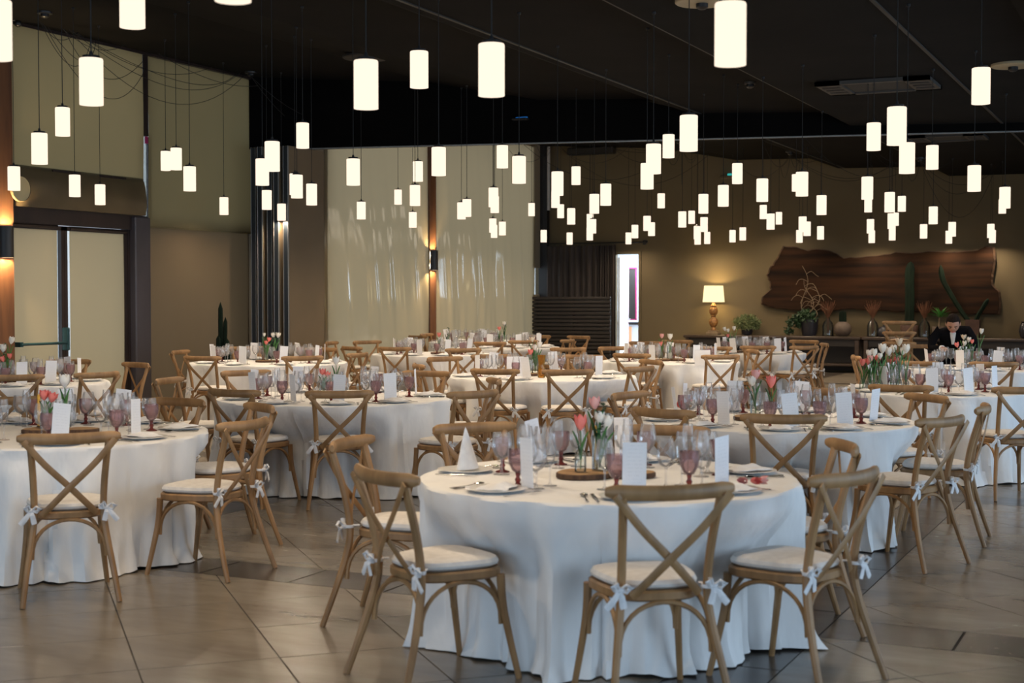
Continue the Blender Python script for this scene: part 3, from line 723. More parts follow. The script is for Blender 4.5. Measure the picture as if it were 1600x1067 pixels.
link('board', mesh('board', skin_rings([[(x * .985, 0.0, z * .975) for x, z in dense], [(x * .995, 0.025, z * .99) for x, z in dense], [(x * .992, 0.11, z * .985) for x, z in dense]]), 'slab', False), t)
ed = [(x, z) for x, z in dense]
link('live_edge', mesh('live_edge', skin_rings([[(x * .988, -0.004, z * .978) for x, z in ed], [(x * 1.004, 0.03, z * 1.012) for x, z in ed], [(x, 0.10, z * 1.0) for x, z in ed]], cap=False), 'slab_edge', False), t)

# table lamp
def on_side(px, u=usb): return (BV(px, u), u, ZSB + 0.001)
x0, _, z0 = on_side(1115)
t = thing('table_lamp', 'carved gilt table lamp with lit cream shade', 'table lamp', (x0, usb, z0))
link('plinth', mesh('plinth', joinvf(box(0, 0, 0.03, 0.26, 0.26, 0.06, 0.01), box(0, 0, 0.075, 0.2, 0.2, 0.03, 0.008)), 'stone', False), t)
base_p = [(0.06, 0.09), (0.075, 0.10), (0.05, 0.13), (0.04, 0.16), (0.075, 0.2), (0.10, 0.26), (0.095, 0.31), (0.05, 0.36), (0.035, 0.385), (0.06, 0.40), (0.05, 0.42), (0.085, 0.46), (0.095, 0.52), (0.075, 0.575), (0.05, 0.60), (0.065, 0.62), (0.04, 0.65), (0.02, 0.70), (0.018, 0.76)]
link('stem', mesh('stem', lathe(base_p, 20), 'gold'), t)
link('lampshade', mesh('lampshade', skin_rings([[(r * math.cos(a), r * math.sin(a), z) for a in [2 * math.pi * j / 32 for j in range(32)]] for r, z in ((0.235, 0.69), (0.20, 1.05), (0.197, 1.05), (0.232, 0.69))], cap=False), 'lampshade'), t)
link('shade_ring', mesh('shade_ring', joinvf(lathe([(0.236, 0.684), (0.239, 0.69), (0.236, 0.697)], 32, cap=False), lathe([(0.2, 1.045), (0.203, 1.05), (0.2, 1.055)], 32, cap=False)), 'stone'), t)
for zz, en in ((0.97, 22), (0.76, 16)):
    d = bpy.data.lights.new('table_lamp_light', 'POINT'); d.energy = en; d.color = (1.0, 0.70, 0.30); d.shadow_soft_size = 0.04
    o = bpy.data.objects.new('table_lamp_light', d); COL.objects.link(o); o.parent = t; o.location = (0, 0, zz)

# plants and pots
def leaf_blob(c, r, n, size, seed, squash=0.8, mat='leafd', droop=0.0):
    rnd = random.Random(seed); g = G()
    for _ in range(n):
        a = rnd.uniform(0, 2 * math.pi); b = math.acos(rnd.uniform(-0.6, 1)); k = r * rnd.uniform(0.35, 1.0) ** 0.6
        p = Vector((c[0] + k * math.sin(b) * math.cos(a), c[1] + k * math.sin(b) * math.sin(a), c[2] + k * squash * math.cos(b)))
        d = Vector((rnd.uniform(-1, 1), rnd.uniform(-1, 1), rnd.uniform(-1, 1) - droop)).normalized()
        s = d.cross(Vector((rnd.uniform(-1, 1), rnd.uniform(-1, 1), rnd.uniform(-1, 1)))).normalized()
        L = size * rnd.uniform(0.6, 1.3); nn = d.cross(s) * L * 0.12
        g.add(([p, p + d * L * .5 + s * L * .28 + nn, p + d * L, p + d * L * .5 - s * L * .28 + nn], [(0, 1, 2), (0, 2, 3)]))
    return g
x, u_, z = on_side(1168)
t = thing('leafy_bush', 'low grey-green leafy bush in a pot beside the table lamp', 'plant', (x, u_ - 0.02, z))
link('pot', mesh('pot', lathe([(0.07, 0), (0.11, 0.02), (0.13, 0.13), (0.12, 0.14), (0.11, 0.10)], 16), 'ink'), t)
link('foliage', mesh('foliage', leaf_blob((0, 0, 0.24), 0.29, 1500, 0.05, 5, 0.7, 'leafm'), 'leafm', False), t)
x, u_, z = on_side(1265)
t = thing('branch_plant', 'black pot with trailing greenery and bare pale branches', 'plant', (x, u_, z))
link('pot', mesh('pot', lathe([(0.11, 0), (0.14, 0.01), (0.165, 0.10), (0.185, 0.30), (0.19, 0.34), (0.175, 0.34), (0.165, 0.28)], 20), 'ink'), t)
g = G().add((lambda b: (b.v, b.f))(leaf_blob((-0.05, 0, 0.38), 0.22, 420, 0.09, 6, 0.7, droop=.2))).add((lambda b: (b.v, b.f))(leaf_blob((-0.30, -0.05, 0.28), 0.16, 260, 0.08, 7, 1.0, droop=.6))).add((lambda b: (b.v, b.f))(leaf_blob((-0.40, -0.06, 0.10), 0.09, 90, 0.07, 8, 1.0, droop=.6)))
link('foliage', mesh('foliage', g, 'leafd', False), t)
rnd = random.Random(12); g = G()
for k, (dx, h) in enumerate(((-0.05, 1.15), (0.10, 0.72), (-0.02, 0.85), (0.05, 0.5))):
    path = [Vector((0.03 * k - 0.05, 0, 0.3))]
    for j in range(1, 8):
        path.append(Vector((path[0].x + dx * (j / 7) * 2.2 - 0.10 * math.sin(j * 0.9 + k), 0.03 * math.sin(j + k), 0.3 + h * j / 7)))
    g.add(tube(smooth_path(path, 3), [0.011 - 0.0003 * i for i in range(22)], None, 5))
    for j in (3, 4, 5, 6):
        p = path[j]; s = -1 if (j + k) % 2 else 1
        g.add(tube(smooth_path([p, p + Vector((0.10 * s, 0, 0.05)), p + Vector((0.19 * s, 0.01, 0.02 + rnd.uniform(-.06, .06))), p + Vector((0.25 * s, 0.01, -0.06))], 3), 0.005, None, 4))
link('branches', mesh('branches', g, 'twig'), t)
def cloche(label, px):
    x, u_, z = on_side(px)
    t = thing('bell_bottle', label, 'glass bottle', (x, u_, z))
    link('bottle', mesh('bottle', lathe([(0.10, 0), (0.115, 0.01), (0.115, 0.22), (0.09, 0.29), (0.045, 0.335), (0.035, 0.37), (0.045, 0.38)], 18, cap=False), 'smoke'), t)
    t2 = thing('dried_bouquet', label.replace('smoky bell bottle', 'fan of dried rust grass').replace('holding dried grass', 'in smoky bottle'), 'dried flowers', (x, u_, z + 0.02))
    rnd = random.Random(int(px)); g = G()
    for k in range(60):
        a = rnd.uniform(-1, 1); b = rnd.uniform(-.5, .5); L = rnd.uniform(0.55, 0.72)
        g.add(tube([(0.02 * a, 0.02 * b, 0.02), (0.02 * a, 0.02 * b, 0.36), (0.07 * a, 0.07 * b, 0.46), (0.17 * a, 0.1 * b, L)], [0.003, 0.003, 0.005, 0.002], None, 4))
    link('stalks', mesh('stalks', g, 'dried', False), t2)
cloche('smoky bell bottle holding dried grass, left of the round clay pot', 1294)
cloche('smoky bell bottle holding dried grass, left of the chair stack', 1364)
cloche('smoky bell bottle holding dried grass, right of the chair stack', 1445)
def ribbed(path, r, ribs=7, depth=0.18):
    P = smooth_path(path, 4); n = ribs * 4; rings = []
    for i, p in enumerate(P):
        k = i / (len(P) - 1); rr = r * (1 - 0.0 * k) * (math.sin(min(1, (1 - k) * 6) * math.pi / 2) * 0.98 + 0.02)
        rings.append([(p.x + rr * (1 - depth * (0.5 + 0.5 * math.cos(ribs * 2 * math.pi * j / n))) * math.cos(2 * math.pi * j / n), p.y + rr * (1 - depth * (0.5 + 0.5 * math.cos(ribs * 2 * math.pi * j / n))) * math.sin(2 * math.pi * j / n), p.z) for j in range(n)])
    return skin_rings(rings)
x, u_, z = on_side(1317)
t = thing('ball_cactus_pot', 'round clay pot with a stubby dark cactus', 'plant', (x, u_, z))
link('pot', mesh('pot', lathe([(0.09, 0), (0.13, 0.02), (0.175, 0.10), (0.18, 0.16), (0.155, 0.24), (0.10, 0.28), (0.095, 0.30), (0.085, 0.28)], 20), 'clay'), t)
link('cactus', mesh('cactus', ribbed([(0, 0, 0.26), (0, 0, 0.40), (0, 0, 0.52)], 0.075), 'cactus'), t)
x, u_, z = on_side(1382)
t = thing('glazed_jar', 'small blue-black glazed jar left of the chair stack', 'jar', (x, u_ - 0.05, z))
link('body', mesh('body', lathe([(0.08, 0), (0.12, 0.02), (0.14, 0.09), (0.11, 0.17), (0.08, 0.19), (0.075, 0.18)], 16), 'ink'), t)
link('lid', mesh('lid', lathe([(0.078, 0.185), (0.07, 0.20), (0.02, 0.215), (0.02, 0.235), (0.005, 0.24)], 16), 'ink'), t)
x, u_, z = on_side(1421)
t = thing('tall_cactus', 'tall straight column cactus before the timber slab', 'plant', (x, u_, z))
link('pot', mesh('pot', lathe([(0.12, 0), (0.15, 0.01), (0.18, 0.22), (0.17, 0.24), (0.16, 0.2)], 18), 'terracotta'), t)
link('column', mesh('column', ribbed([(0, 0, 0.2), (0.01, 0, 0.7), (0.0, 0, 1.2), (0.02, 0, 1.52)], 0.095), 'cactus'), t)
x, u_, z = on_side(1468)
t = thing('agave_rosette', 'bright green spiky rosette plant above the waiter', 'plant', (x, u_ - 0.05, z))
link('pot', mesh('pot', lathe([(0.10, 0), (0.12, 0.01), (0.14, 0.2), (0.13, 0.22), (0.12, 0.18)], 16), 'clay'), t)
link('stem', mesh('stem', tube([(0, 0, 0.18), (0.02, 0, 0.40)], 0.02, None, 8), 'twig'), t)
for k in range(18):
    a = k * 2.4; el = 0.15 + 1.0 * (k / 18); L = 0.27
    d = Vector((math.cos(a) * math.cos(el), math.sin(a) * math.cos(el), math.sin(el))); s = d.cross(Vector((0, 0, 1))).normalized(); p = Vector((0.02, 0, 0.40)); up_ = s.cross(d)
    V = [p - s * .015, p + s * .015, p + d * L * .5 + s * .026 + up_ * .02, p + d * L * .5 - s * .026 + up_ * .02, p + d * L - up_ * .03, p + d * L * .5 + up_ * 0.005]
    link('leaf', mesh('leaf', (V, [(0, 1, 5), (1, 2, 5), (0, 5, 3), (5, 2, 4), (5, 4, 3)]), 'leafb', False), t)
x, u_, z = on_side(1521)
t = thing('forked_cactus', 'dark square terracotta pot with two leaning cactus arms', 'plant', (x, u_ - 0.02, z))
link('pot', mesh('pot', skin_rings([[(sx * w_, sy * w_, zz) for sx, sy in ((-1, -1), (1, -1), (1, 1), (-1, 1))] for w_, zz in ((0.12, 0), (0.135, 0.36), (0.12, 0.36), (0.11, 0.30))]), 'terracotta', False), t)
link('arm', mesh('arm', ribbed([(-0.06, 0, 0.3), (-0.22, 0, 0.52), (-0.42, 0, 0.85), (-0.58, 0, 1.15), (-0.63, 0, 1.45)], 0.06, 5), 'cactus'), t)
link('arm', mesh('arm', ribbed([(0.05, 0, 0.3), (0.10, 0, 0.45), (0.20, 0, 0.62), (0.28, 0, 0.78)], 0.05, 5), 'cactus'), t)
x, u_, z = on_side(1600)
t = thing('dark_vase', 'dark vase at the right edge of the sideboard', 'vase', (x + 0.03, u_, z))
link('body', mesh('body', lathe([(0.06, 0), (0.09, 0.02), (0.12, 0.14), (0.10, 0.26), (0.07, 0.30), (0.085, 0.33)], 16), 'ink'), t)
# cactus by the taupe blind, in a tall planter
pcx = hit(345, 560, 0, VL + 0.55)
t = thing('finger_cactus', 'clustered dark finger cactus standing before the taupe blind', 'plant', (pcx.x, pcx.y, 0))
link('planter', mesh('planter', lathe([(0.16, 0), (0.18, 0.01), (0.22, 0.42), (0.21, 0.45), (0.19, 0.40)], 18), 'clay'), t)
for dx, dy, h, r in ((0, 0, 1.08, 0.035), (0.03, 0.055, 0.86, 0.032), (0.02, -0.07, 0.60, 0.035), (-0.05, 0.11, 0.50, 0.035), (0.08, 0.02, 0.55, 0.04), (0.05, -0.12, 0.42, 0.03), (0.02, 0.14, 0.36, 0.03)):
    link('stem', mesh('stem', ribbed([(dx, dy, 0.4), (dx, dy * 1.1, 0.4 + h * .5), (dx * 1.2, dy * 1.25, 0.4 + h)], r, 6), 'cactus'), t)

# fittings on wall and ceiling
q = hit(924, 236, 1, UB - 0.15)
t = thing('wall_air_unit', 'dark air-conditioning unit high above the curtains', 'air conditioner', (q.x, UB - 0.02, q.z))
link('case', mesh('case', box(0, -0.13, 0, 1.1, 0.24, 0.16, 0.02), 'side_body', False), t)
link('vent_slot', mesh('vent_slot', box(0, -0.20, -0.075, 0.95, 0.12, 0.02), 'black', False), t)
q = hit(1140, 272, 1, UB - 0.1)
t = thing('emergency_light', 'small teal-glowing emergency light on the back wall', 'emergency light', (q.x, UB - 0.02, q.z))
link('case', mesh('case', box(0, -0.05, -0.06, 0.42, 0.1, 0.06, 0.01), 'housing', False), t)
link('lens', mesh('lens', box(0, -0.07, -0.01, 0.10, 0.04, 0.05, 0.01), 'teal', False), t)
q = hit(811, 182, 1, 19.2)
t = thing('indicator_light', 'small blue glowing indicator on the black bulkhead', 'indicator light', tuple(q))
link('case', mesh('case', box(0, 0.05, -0.035, 0.24, 0.12, 0.03, 0.008), 'black', False), t)
link('lens', mesh('lens', box(0, 0.08, -0.008, 0.20, 0.03, 0.02, 0.004), 'blue', False), t)
def cassette(label, corners):
    # corners: pixel corners on the ceiling plane, z of the ceiling there
    px, py, w_, dp, rz = corners
    v = seam_v(px, py); z = ceil_z(v); q = hit(px, py, 2, z)
    t = thing('ceiling_cassette', label, 'air conditioner', (q.x, q.y, z - 0.005), rz)
    link('frame', mesh('frame', joinvf(box(0, dp / 2 - 0.04, -0.02, w_, 0.08, 0.04), box(0, -dp / 2 + 0.04, -0.02, w_, 0.08, 0.04), box(w_ / 2 - 0.14, 0, -0.02, 0.28, dp, 0.04), box(-w_ / 2 + 0.14, 0, -0.02, 0.28, dp, 0.04)), 'ac', False), t)
    link('intake', mesh('intake', box(0, 0, -0.012, w_ - 0.5, dp - 0.12, 0.02), 'ac_dark', False), t)
    for s in (-1, 1):
        for k in range(3): link('louvre', mesh('louvre', box(s * (w_ / 2 - 0.14), (k - 1) * dp * 0.22, -0.042, 0.2, dp * 0.10, 0.008), 'ac_dark', False), t)
cassette('grey ceiling air cassette in front of the bulkhead', (1373, 131, 1.25, 0.9, 0.0))
cassette('grey ceiling air cassette just beyond the partition track', (1481, 213, 1.1, 0.8, 0.0))
def rose(name, label, px, py, r, mat='canopy'):
    v = seam_v(px, py); z = ceil_z(v); q = hit(px, py, 2, z)
    t = thing(name, label, 'ceiling rose', (q.x, q.y, z))
    link('disc', mesh('disc', lathe([(r, 0), (r, -0.02), (r * .96, -0.028), (0.02, -0.03)], 32), mat), t)
    link('hub', mesh('hub', lathe([(0.05, -0.03), (0.05, -0.06), (0.03, -0.075), (0.01, -0.08)], 14), 'black'), t)
    return (q.x, q.y, z - 0.07)
CANOPY = [rose('ceiling_rose', 'ivory ceiling rose with radiating cables at upper right', 1583, 100, 0.22),
          rose('ceiling_rose', 'ivory ceiling rose at the top edge above the nearest lamp', 1097, 0, 0.22)]
rose('ceiling_speaker', 'small round ceiling speaker near the ceiling joint', 1172, 128, 0.07, 'ac')
rose('ceiling_vent', 'dim round ceiling vent at the upper centre', 572, 88, 0.30, 'ac_dark')
for px, py, lab in ((70, 18, 'far left'), (392, 112, 'by the bulkhead'), (866, 215, 'above vinyl curtain'), (1065, 222, 'before the back wall'), (1235, 236, 'above the lamp wall'), (1438, 246, 'above the timber slab')):
    v = -10.0
    CANOPY.append(rose('ceiling_rose', f'small dark ceiling rose gathering cables, {lab}', px, py, 0.09, 'black'))

# ================================================================== PENDANT LAMPS
LAMPS = [(-5, 3, 96), (207, -32, 46), (364, -108, 5), (143, 94, 167), (98, 169, 213), (62, 209, 257), (22, 261, 298), (117, 274, 308), (156.5, 289, 320.5), (259, 237, 267), (275.5, 232, 266), (296.5, 261, 299), (350, 309, 336),
 (425.5, 222, 268), (410, 249, 290), (417, 298, 328), (440, 319, 345), (464, 274, 310), (461, 272, 305), (487, 288, 321), (473, 193, 232), (572, 97, 173), (655, 83, 140), (768, 71, 153), (552, 249, 290), (564.5, 316, 343), (622, 297, 320), (653, 253, 284), (648.5, 290, 322), (645, 332, 356), (685.5, 231, 275),
 (721, 317, 343), (729.5, 312, 339), (785, 228, 263), (811, 245, 287), (771, 294, 324), (773, 307, 333), (770, 342, 364), (772, 352, 372), (785, 347, 368), (830.5, 318, 338), (871, 269, 306), (868, 299, 325), (876, 320, 341), (900, 261, 289), (892.5, 326, 351), (890, 364, 382.5), (928.5, 304, 334), (946.5, 288, 321.5), (922, 335, 356), (926, 343, 365), (921.5, 356, 376), (849.5, 360, 379), (982, 364, 382), (992, 352, 372.5), (1011, 338, 361),
 (1018, 348, 369), (1021, 226, 272), (1011, 256, 296), (1044.6, 211, 247), (1076, 183, 239), (1033, 303, 325.6), (1066, 331, 355.6), (1080.6, 330, 350), (1099, 304, 334), (1100, 340, 362.6), (1089, 354, 374), (1090, 363, 382.5), (1105, 363, 381.5), (1152, 256, 287.6), (1130, 290, 323), (1144.5, 360, 379), (1160.5, 356, 376), (1191, 280, 315.5), (1192.5, 321, 342.5), (1204, 334.5, 359), (1217, 332, 351), (1253, 269.5, 307), (1244, 273, 299.5), (1283.5, 306, 336), (1254, 339, 363), (1261, 347, 369), (1249, 360, 379.6), (1282, 354, 374.7),
 (1355, 277, 312), (1356.5, 309, 332), (1360, 343, 365), (1362, 361, 380), (1365, 193, 235.5), (1401, 170, 229.5), (1417, 224, 271.5), (1456.5, 228, 265), (1532.5, 109, 165.5), (1522, 259.5, 299.5), (1390, 301, 332), (1409, 307, 331), (1393, 334, 358), (1399, 333, 353), (1394, 356, 376), (1458, 323.5, 350.5), (1443, 351, 373), (1487.6, 347.6, 370), (1482.5, 362, 381), (1548, 350.5, 372), (1550.5, 361, 380), (1570, 293, 326), (1566, 312, 334), (1141, 7, 105)]
LH, LR = 0.25, 0.0635
sh = lathe([(LR * .96, LH), (LR, LH - .006), (LR, 0.0), (LR * .93, 0.0), (LR * .93, LH * .9)], 24, cap=False)
shade_me = mesh('shade', sh, 'shade')
cap_me = mesh('cap', lathe([(LR * .97, LH - 0.004), (LR * .75, LH + .002), (LR * .72, LH + .016), (0.012, LH + .018), (0.008, LH + .04)], 20), 'black')
bulb_me = mesh('bulb', sphere((0, 0, LH * .5), 0.026, 0.026, 0.035, 10, 8), 'bulb_glow')
holder_me = mesh('lamp_holder', lathe([(0.014, LH * .6), (0.016, LH * .62), (0.016, LH)], 10), 'black')
ZONES = [(1e9, 380, 'hung along the left wall'), (1e9, 520, 'hung before the folding partition'), (1e9, 705, 'hung before the timber post'), (1e9, 860, 'hung before the right vinyl curtain'), (1e9, 965, 'hung before the dark curtain'), (1e9, 1115, 'hung between doorway and table lamp'), (1e9, 1235, 'hung above the lit table lamp'), (1e9, 1310, 'hung above left end of slab'), (1e9, 1430, 'hung above middle of slab'), (1e9, 1700, 'hung above right end of slab')]
LAMP_POWER = 40.0
ltd = bpy.data.lights.new('pendant_light', 'POINT'); ltd.energy = LAMP_POWER; ltd.color = (1.0, 0.80, 0.57); ltd.shadow_soft_size = 0.03
for k, (cx, ty, by) in enumerate(LAMPS):
    h = by - ty; big = h > 50
    d = F * LH / (h * (0.985 if big else 1.0))
    p = deep(cx, by - (3 if big else 0.5), d)
    lim = 1.0
    while (p.y > UB - 0.35 or p.x < VL + 0.42) and lim > 0.7:
        lim -= 0.01; p = deep(cx, by - 0.5, d * lim)
    o = spawn('pendant_lamp', [('shade', shade_me), ('cap', cap_me), ('lamp_holder', holder_me), ('bulb', bulb_me)], p)
    zc = ceil_z(p.x); hgt = zc - p.z
    link('cord', mesh('cord', tube([(0, 0, LH + .03), (0, 0, hgt)], 0.0035, None, 5), 'cord'), o)
    # slack cable from the ceiling hook to the nearest ceiling rose: hung separately along the walls
    best = min(CANOPY, key=lambda c: (c[0] - p.x) ** 2 + (c[1] - p.y) ** 2)
    a = Vector((0, 0, hgt - 0.03)); b = Vector(best) - p; L = (b - a).length
    if L < 7.5 and p.y > 20.0 and k % 3 != 0:
        rnd = random.Random(k); sag = min(0.9, L * rnd.uniform(0.12, 0.28))
        pth = [a.lerp(b, i / 14) - Vector((0, 0, sag * (1 - (2 * i / 14 - 1) ** 2))) for i in range(15)]
        cab = link('slack_cable', mesh('slack_cable', tube(pth, 0.0035, None, 4), 'cord')); cab.location = p
        reg(cab, 'thin black slack cable looping under the ceiling', 'before back wall', 'cable', 'slack lamp cables')
    link('ceiling_hook', mesh('ceiling_hook', lathe([(0.018, hgt - 0.002), (0.018, hgt - 0.02), (0.006, hgt - 0.03), (0.006, hgt - .05)], 8), 'cord'), o)
    lo = bpy.data.objects.new('pendant_light', ltd); COL.objects.link(lo); lo.parent = o; lo.location = (0, 0, 0.038)
    zone = next(z for z in ZONES if cx < z[1])[2]
    if big: zone = 'among the large near lamps'
    reg(o, 'lit white cylinder pendant lamp', zone, 'pendant lamp', 'white cylinder pendant lamps')

for (a0, b0, a1, b1, a2, b2) in ((63, 34, 113, 103, 143, 60), (70, 40, 162, 152, 228, 106), (100, 45, 163, 122, 228, 90), (108, 46, 265, 161, 385, 114), (112, 48, 272, 137, 376, 113), (115, 50, 290, 129, 372, 112), (120, 51, 240, 112, 332, 104), (248, 84, 335, 126, 402, 134), (98, 45, 152, 77, 197, 68), (66, 36, 92, 62, 122, 50), (75, 42, 128, 96, 150, 62)):
    q0, q1, q2 = hit(a0, b0, 0, -12.55), hit(a1, b1, 0, -12.5), hit(a2, b2, 0, -12.55)
    q0.z = min(q0.z, 4.9); q2.z = min(q2.z, 4.9); cc = 2 * q1 - 0.5 * (q0 + q2)
    pth = [((1 - t_) ** 2) * q0 + 2 * t_ * (1 - t_) * cc + t_ * t_ * q2 - q0 for t_ in [i / 18 for i in range(19)]]
    cab = link('slack_cable', mesh('slack_cable', tube(pth, 0.004, None, 5), 'cord')); cab.location = q0
    reg(cab, 'thin black slack cable looping under the ceiling', 'at left wall', 'cable', 'slack lamp cables')

# ================================================================== CHAIRS
def outline(W, D, n=32, y0=0.01):
    o = []
    for k in range(n):
        a = 2 * math.pi * k / n; c, s = math.cos(a), math.sin(a)
        x = W * math.copysign(abs(c) ** 0.62, c); y = D * math.copysign(abs(s) ** 0.62, s)
        o.append((x * (1 + 0.13 * y / D), y + y0))
    return o
def rings_from(o, levels, cy=0.01):
    return [[(x * k, (y - cy) * k + cy, z) for x, y in o] for k, z in levels]
so = outline(0.195, 0.205)
def add_center(vf, z):
    return vf
seat_me = mesh('seat_frame', skin_rings(rings_from(so, [(0.95, 0.418), (1.0, 0.426), (1.0, 0.452), (0.96, 0.46)])), 'wood')
co = outline(0.19, 0.20)
cush_me = mesh('cushion', skin_rings(rings_from(co, [(0.90, 0.461), (0.985, 0.472), (0.995, 0.482), (0.95, 0.497), (0.80, 0.505), (0.45, 0.508)])), 'cushion')
rp_ = [(0.250 * (k / 10 - 1), -0.315 + 0.062 * (k / 10 - 1) ** 2, 0.843 + 0.004 * (k / 10 - 1) ** 2) for k in range(21)]
rail_me = mesh('top_rail', tube(rp_, [0.010 if i in (0, 20) else 0.017 for i in range(21)], [0.016 if i in (0, 20) else (0.026 if i in (1, 19) else 0.030) for i in range(21)], 10), 'wood')
def post_vf(s):
    p = smooth_path([(s * 0.235, -0.315, 0.0), (s * 0.212, -0.262, 0.16), (s * 0.182, -0.212, 0.34), (s * 0.170, -0.198, 0.46), (s * 0.174, -0.222, 0.62), (s * 0.186, -0.268, 0.78), (s * 0.192, -0.283, 0.83)], 4)
    n = len(p); return tube(p, [0.0135 + 0.004 * min(1, i / n * 3) for i in range(n)], [0.0135 + 0.005 * min(1, i / n * 3) for i in range(n)], 8, up=(0, 1, 0))
post_me = [mesh('rear_leg', post_vf(s), 'wood') for s in (-1, 1)]
def fleg_vf(s):
    p = smooth_path([(s * 0.225, 0.235, 0.0), (s * 0.208, 0.207, 0.14), (s * 0.192, 0.178, 0.30), (s * 0.188, 0.168, 0.43)], 4)
    n = len(p); return tube(p, [0.013 + 0.006 * i / n for i in range(n)], None, 8, up=(0, 1, 0))
fleg_me = [mesh('front_leg', fleg_vf(s), 'wood') for s in (-1, 1)]
def slat_vf(s):
    off = 0.006 * s
    p = smooth_path([(-s * 0.222, -0.300 + off, 0.835), (-s * 0.12, -0.285 + off, 0.712), (0, -0.262 + off, 0.592), (s * 0.08, -0.238 + off, 0.507), (s * 0.135, -0.214 + off, 0.448)], 4)
    return tube(p, 0.004, 0.0165, 4, up=(0, 1, 0), square=True) if False else tube(p, 0.0165, 0.0045, 6, up=(0, 1, 0))
slat_me = [mesh('cross_slat', slat_vf(s), 'wood') for s in (-1, 1)]
def arch_vf(kind):
    if kind in ('b', 'f'):
        y0 = -0.215 if kind == 'b' else 0.178; y1 = -0.19 if kind == 'b' else 0.165; W = 0.182
        p = [(W * math.sin(a), y0 + (y1 - y0) * math.cos(a), 0.225 + 0.192 * math.cos(a) ** 0.8 if math.cos(a) > 1e-6 else 0.225) for a in [math.pi * (i / 16 - 0.5) for i in range(17)]]
    else:
        s = -1 if kind == 'l' else 1
        p = [(s * 0.183, -0.018 + 0.19 * math.sin(a), 0.225 + (0.192 * math.cos(a) ** 0.8 if math.cos(a) > 1e-6 else 0)) for a in [math.pi * (i / 16 - 0.5) for i in range(17)]]
    return tube(p, 0.010, 0.010, 6, up=(0, 1, 0) if kind in 'bf' else (1, 0, 0))
arch_me = [mesh('arch_brace', arch_vf(k), 'wood') for k in 'bflr']
def tie_vf(s):
    c = Vector((s * 0.185, -0.222, 0.475)); g = G()
    g.add(sphere(c, 0.018, 0.014, 0.014, 8, 6))
    for dx, dz in ((0.034, 0.010), (-0.024, 0.018)):
        g.add(tube([c, c + Vector((dx * .7, -0.015, dz + 0.014)), c + Vector((dx * 1.2, -0.02, dz)), c + Vector((dx * .8, -0.012, dz - 0.018)), c], [0.006, 0.012, 0.013, 0.011, 0.006], 0.005, 6))
    for dx in (0.030, -0.008):
        g.add(tube([c, c + Vector((s * dx * .6, -0.018, -0.022)), c + Vector((s * dx * 1.3, -0.014, -0.05)), c + Vector((s * dx * 1.8, -0.012, -0.066))], [0.007, 0.012, 0.014, 0.013], 0.004, 6, up=(0, 1, 0)))
    g.add(tube([(s * 0.15, -0.16, 0.478), (s * 0.172, -0.185, 0.478), c], 0.007, 0.004, 6))
    g.add(tube([(s * 0.170 + 0.024 * math.cos(a), -0.205 + 0.024 * math.sin(a), 0.474) for a in [2 * math.pi * i / 10 for i in range(11)]], 0.003, 0.008, 6))
    return g
tie_me = [mesh('cushion_tie', tie_vf(s), 'tie') for s in (-1, 1)]
CHAIR = [('seat_frame', seat_me), ('cushion', cush_me), ('top_rail', rail_me), ('rear_leg', post_me[0]), ('rear_leg', post_me[1]), ('front_leg', fleg_me[0]), ('front_leg', fleg_me[1]), ('cross_slat', slat_me[0]), ('cross_slat', slat_me[1]), ('arch_brace', arch_me[0]), ('arch_brace', arch_me[1]), ('arch_brace', arch_me[2]), ('arch_brace', arch_me[3]), ('cushion_tie', tie_me[0]), ('cushion_tie', tie_me[1])]

# ================================================================== TABLES (pixel centre of the top -> place, radius)
TZ = 0.73
TABLES = {
 'T1': (950, 746, 0.855, 'the nearest round table'), 'T2': (80, 676, 0.927, 'the front left table'), 'T3': (523, 621, 0.948, 'the middle left table'), 'T4': (1208, 656, 0.927, 'the middle right table'),
 'T5': (1457, 610, 0.793, 'the tulip-covered right table'), 'T6': (846, 587, 0.978, 'the centre table'), 'T7': (13, 597, 0.927, 'the table by glazed doors'), 'T8': (419, 566, 0.978, 'the table by folding partition'),
 'T9': (674, 553, 0.845, 'the table before timber post'), 'T10': (1047, 564, 0.875, 'the table before lit doorway'), 'T11': (790, 542, 0.875, 'the table before slatted screen'), 'T12': (1176, 551, 0.762, 'the table below table lamp'),
 'T13': (1530, 575, 0.875, 'the table below the waiter'), 'T14': (737, 534, 0.772, 'the far table by vinyl curtain')}
TPOS = {k: hit(q[0], q[1], 2, TZ) for k, q in TABLES.items()}
RAILZ = 0.873; RAILY = -0.30
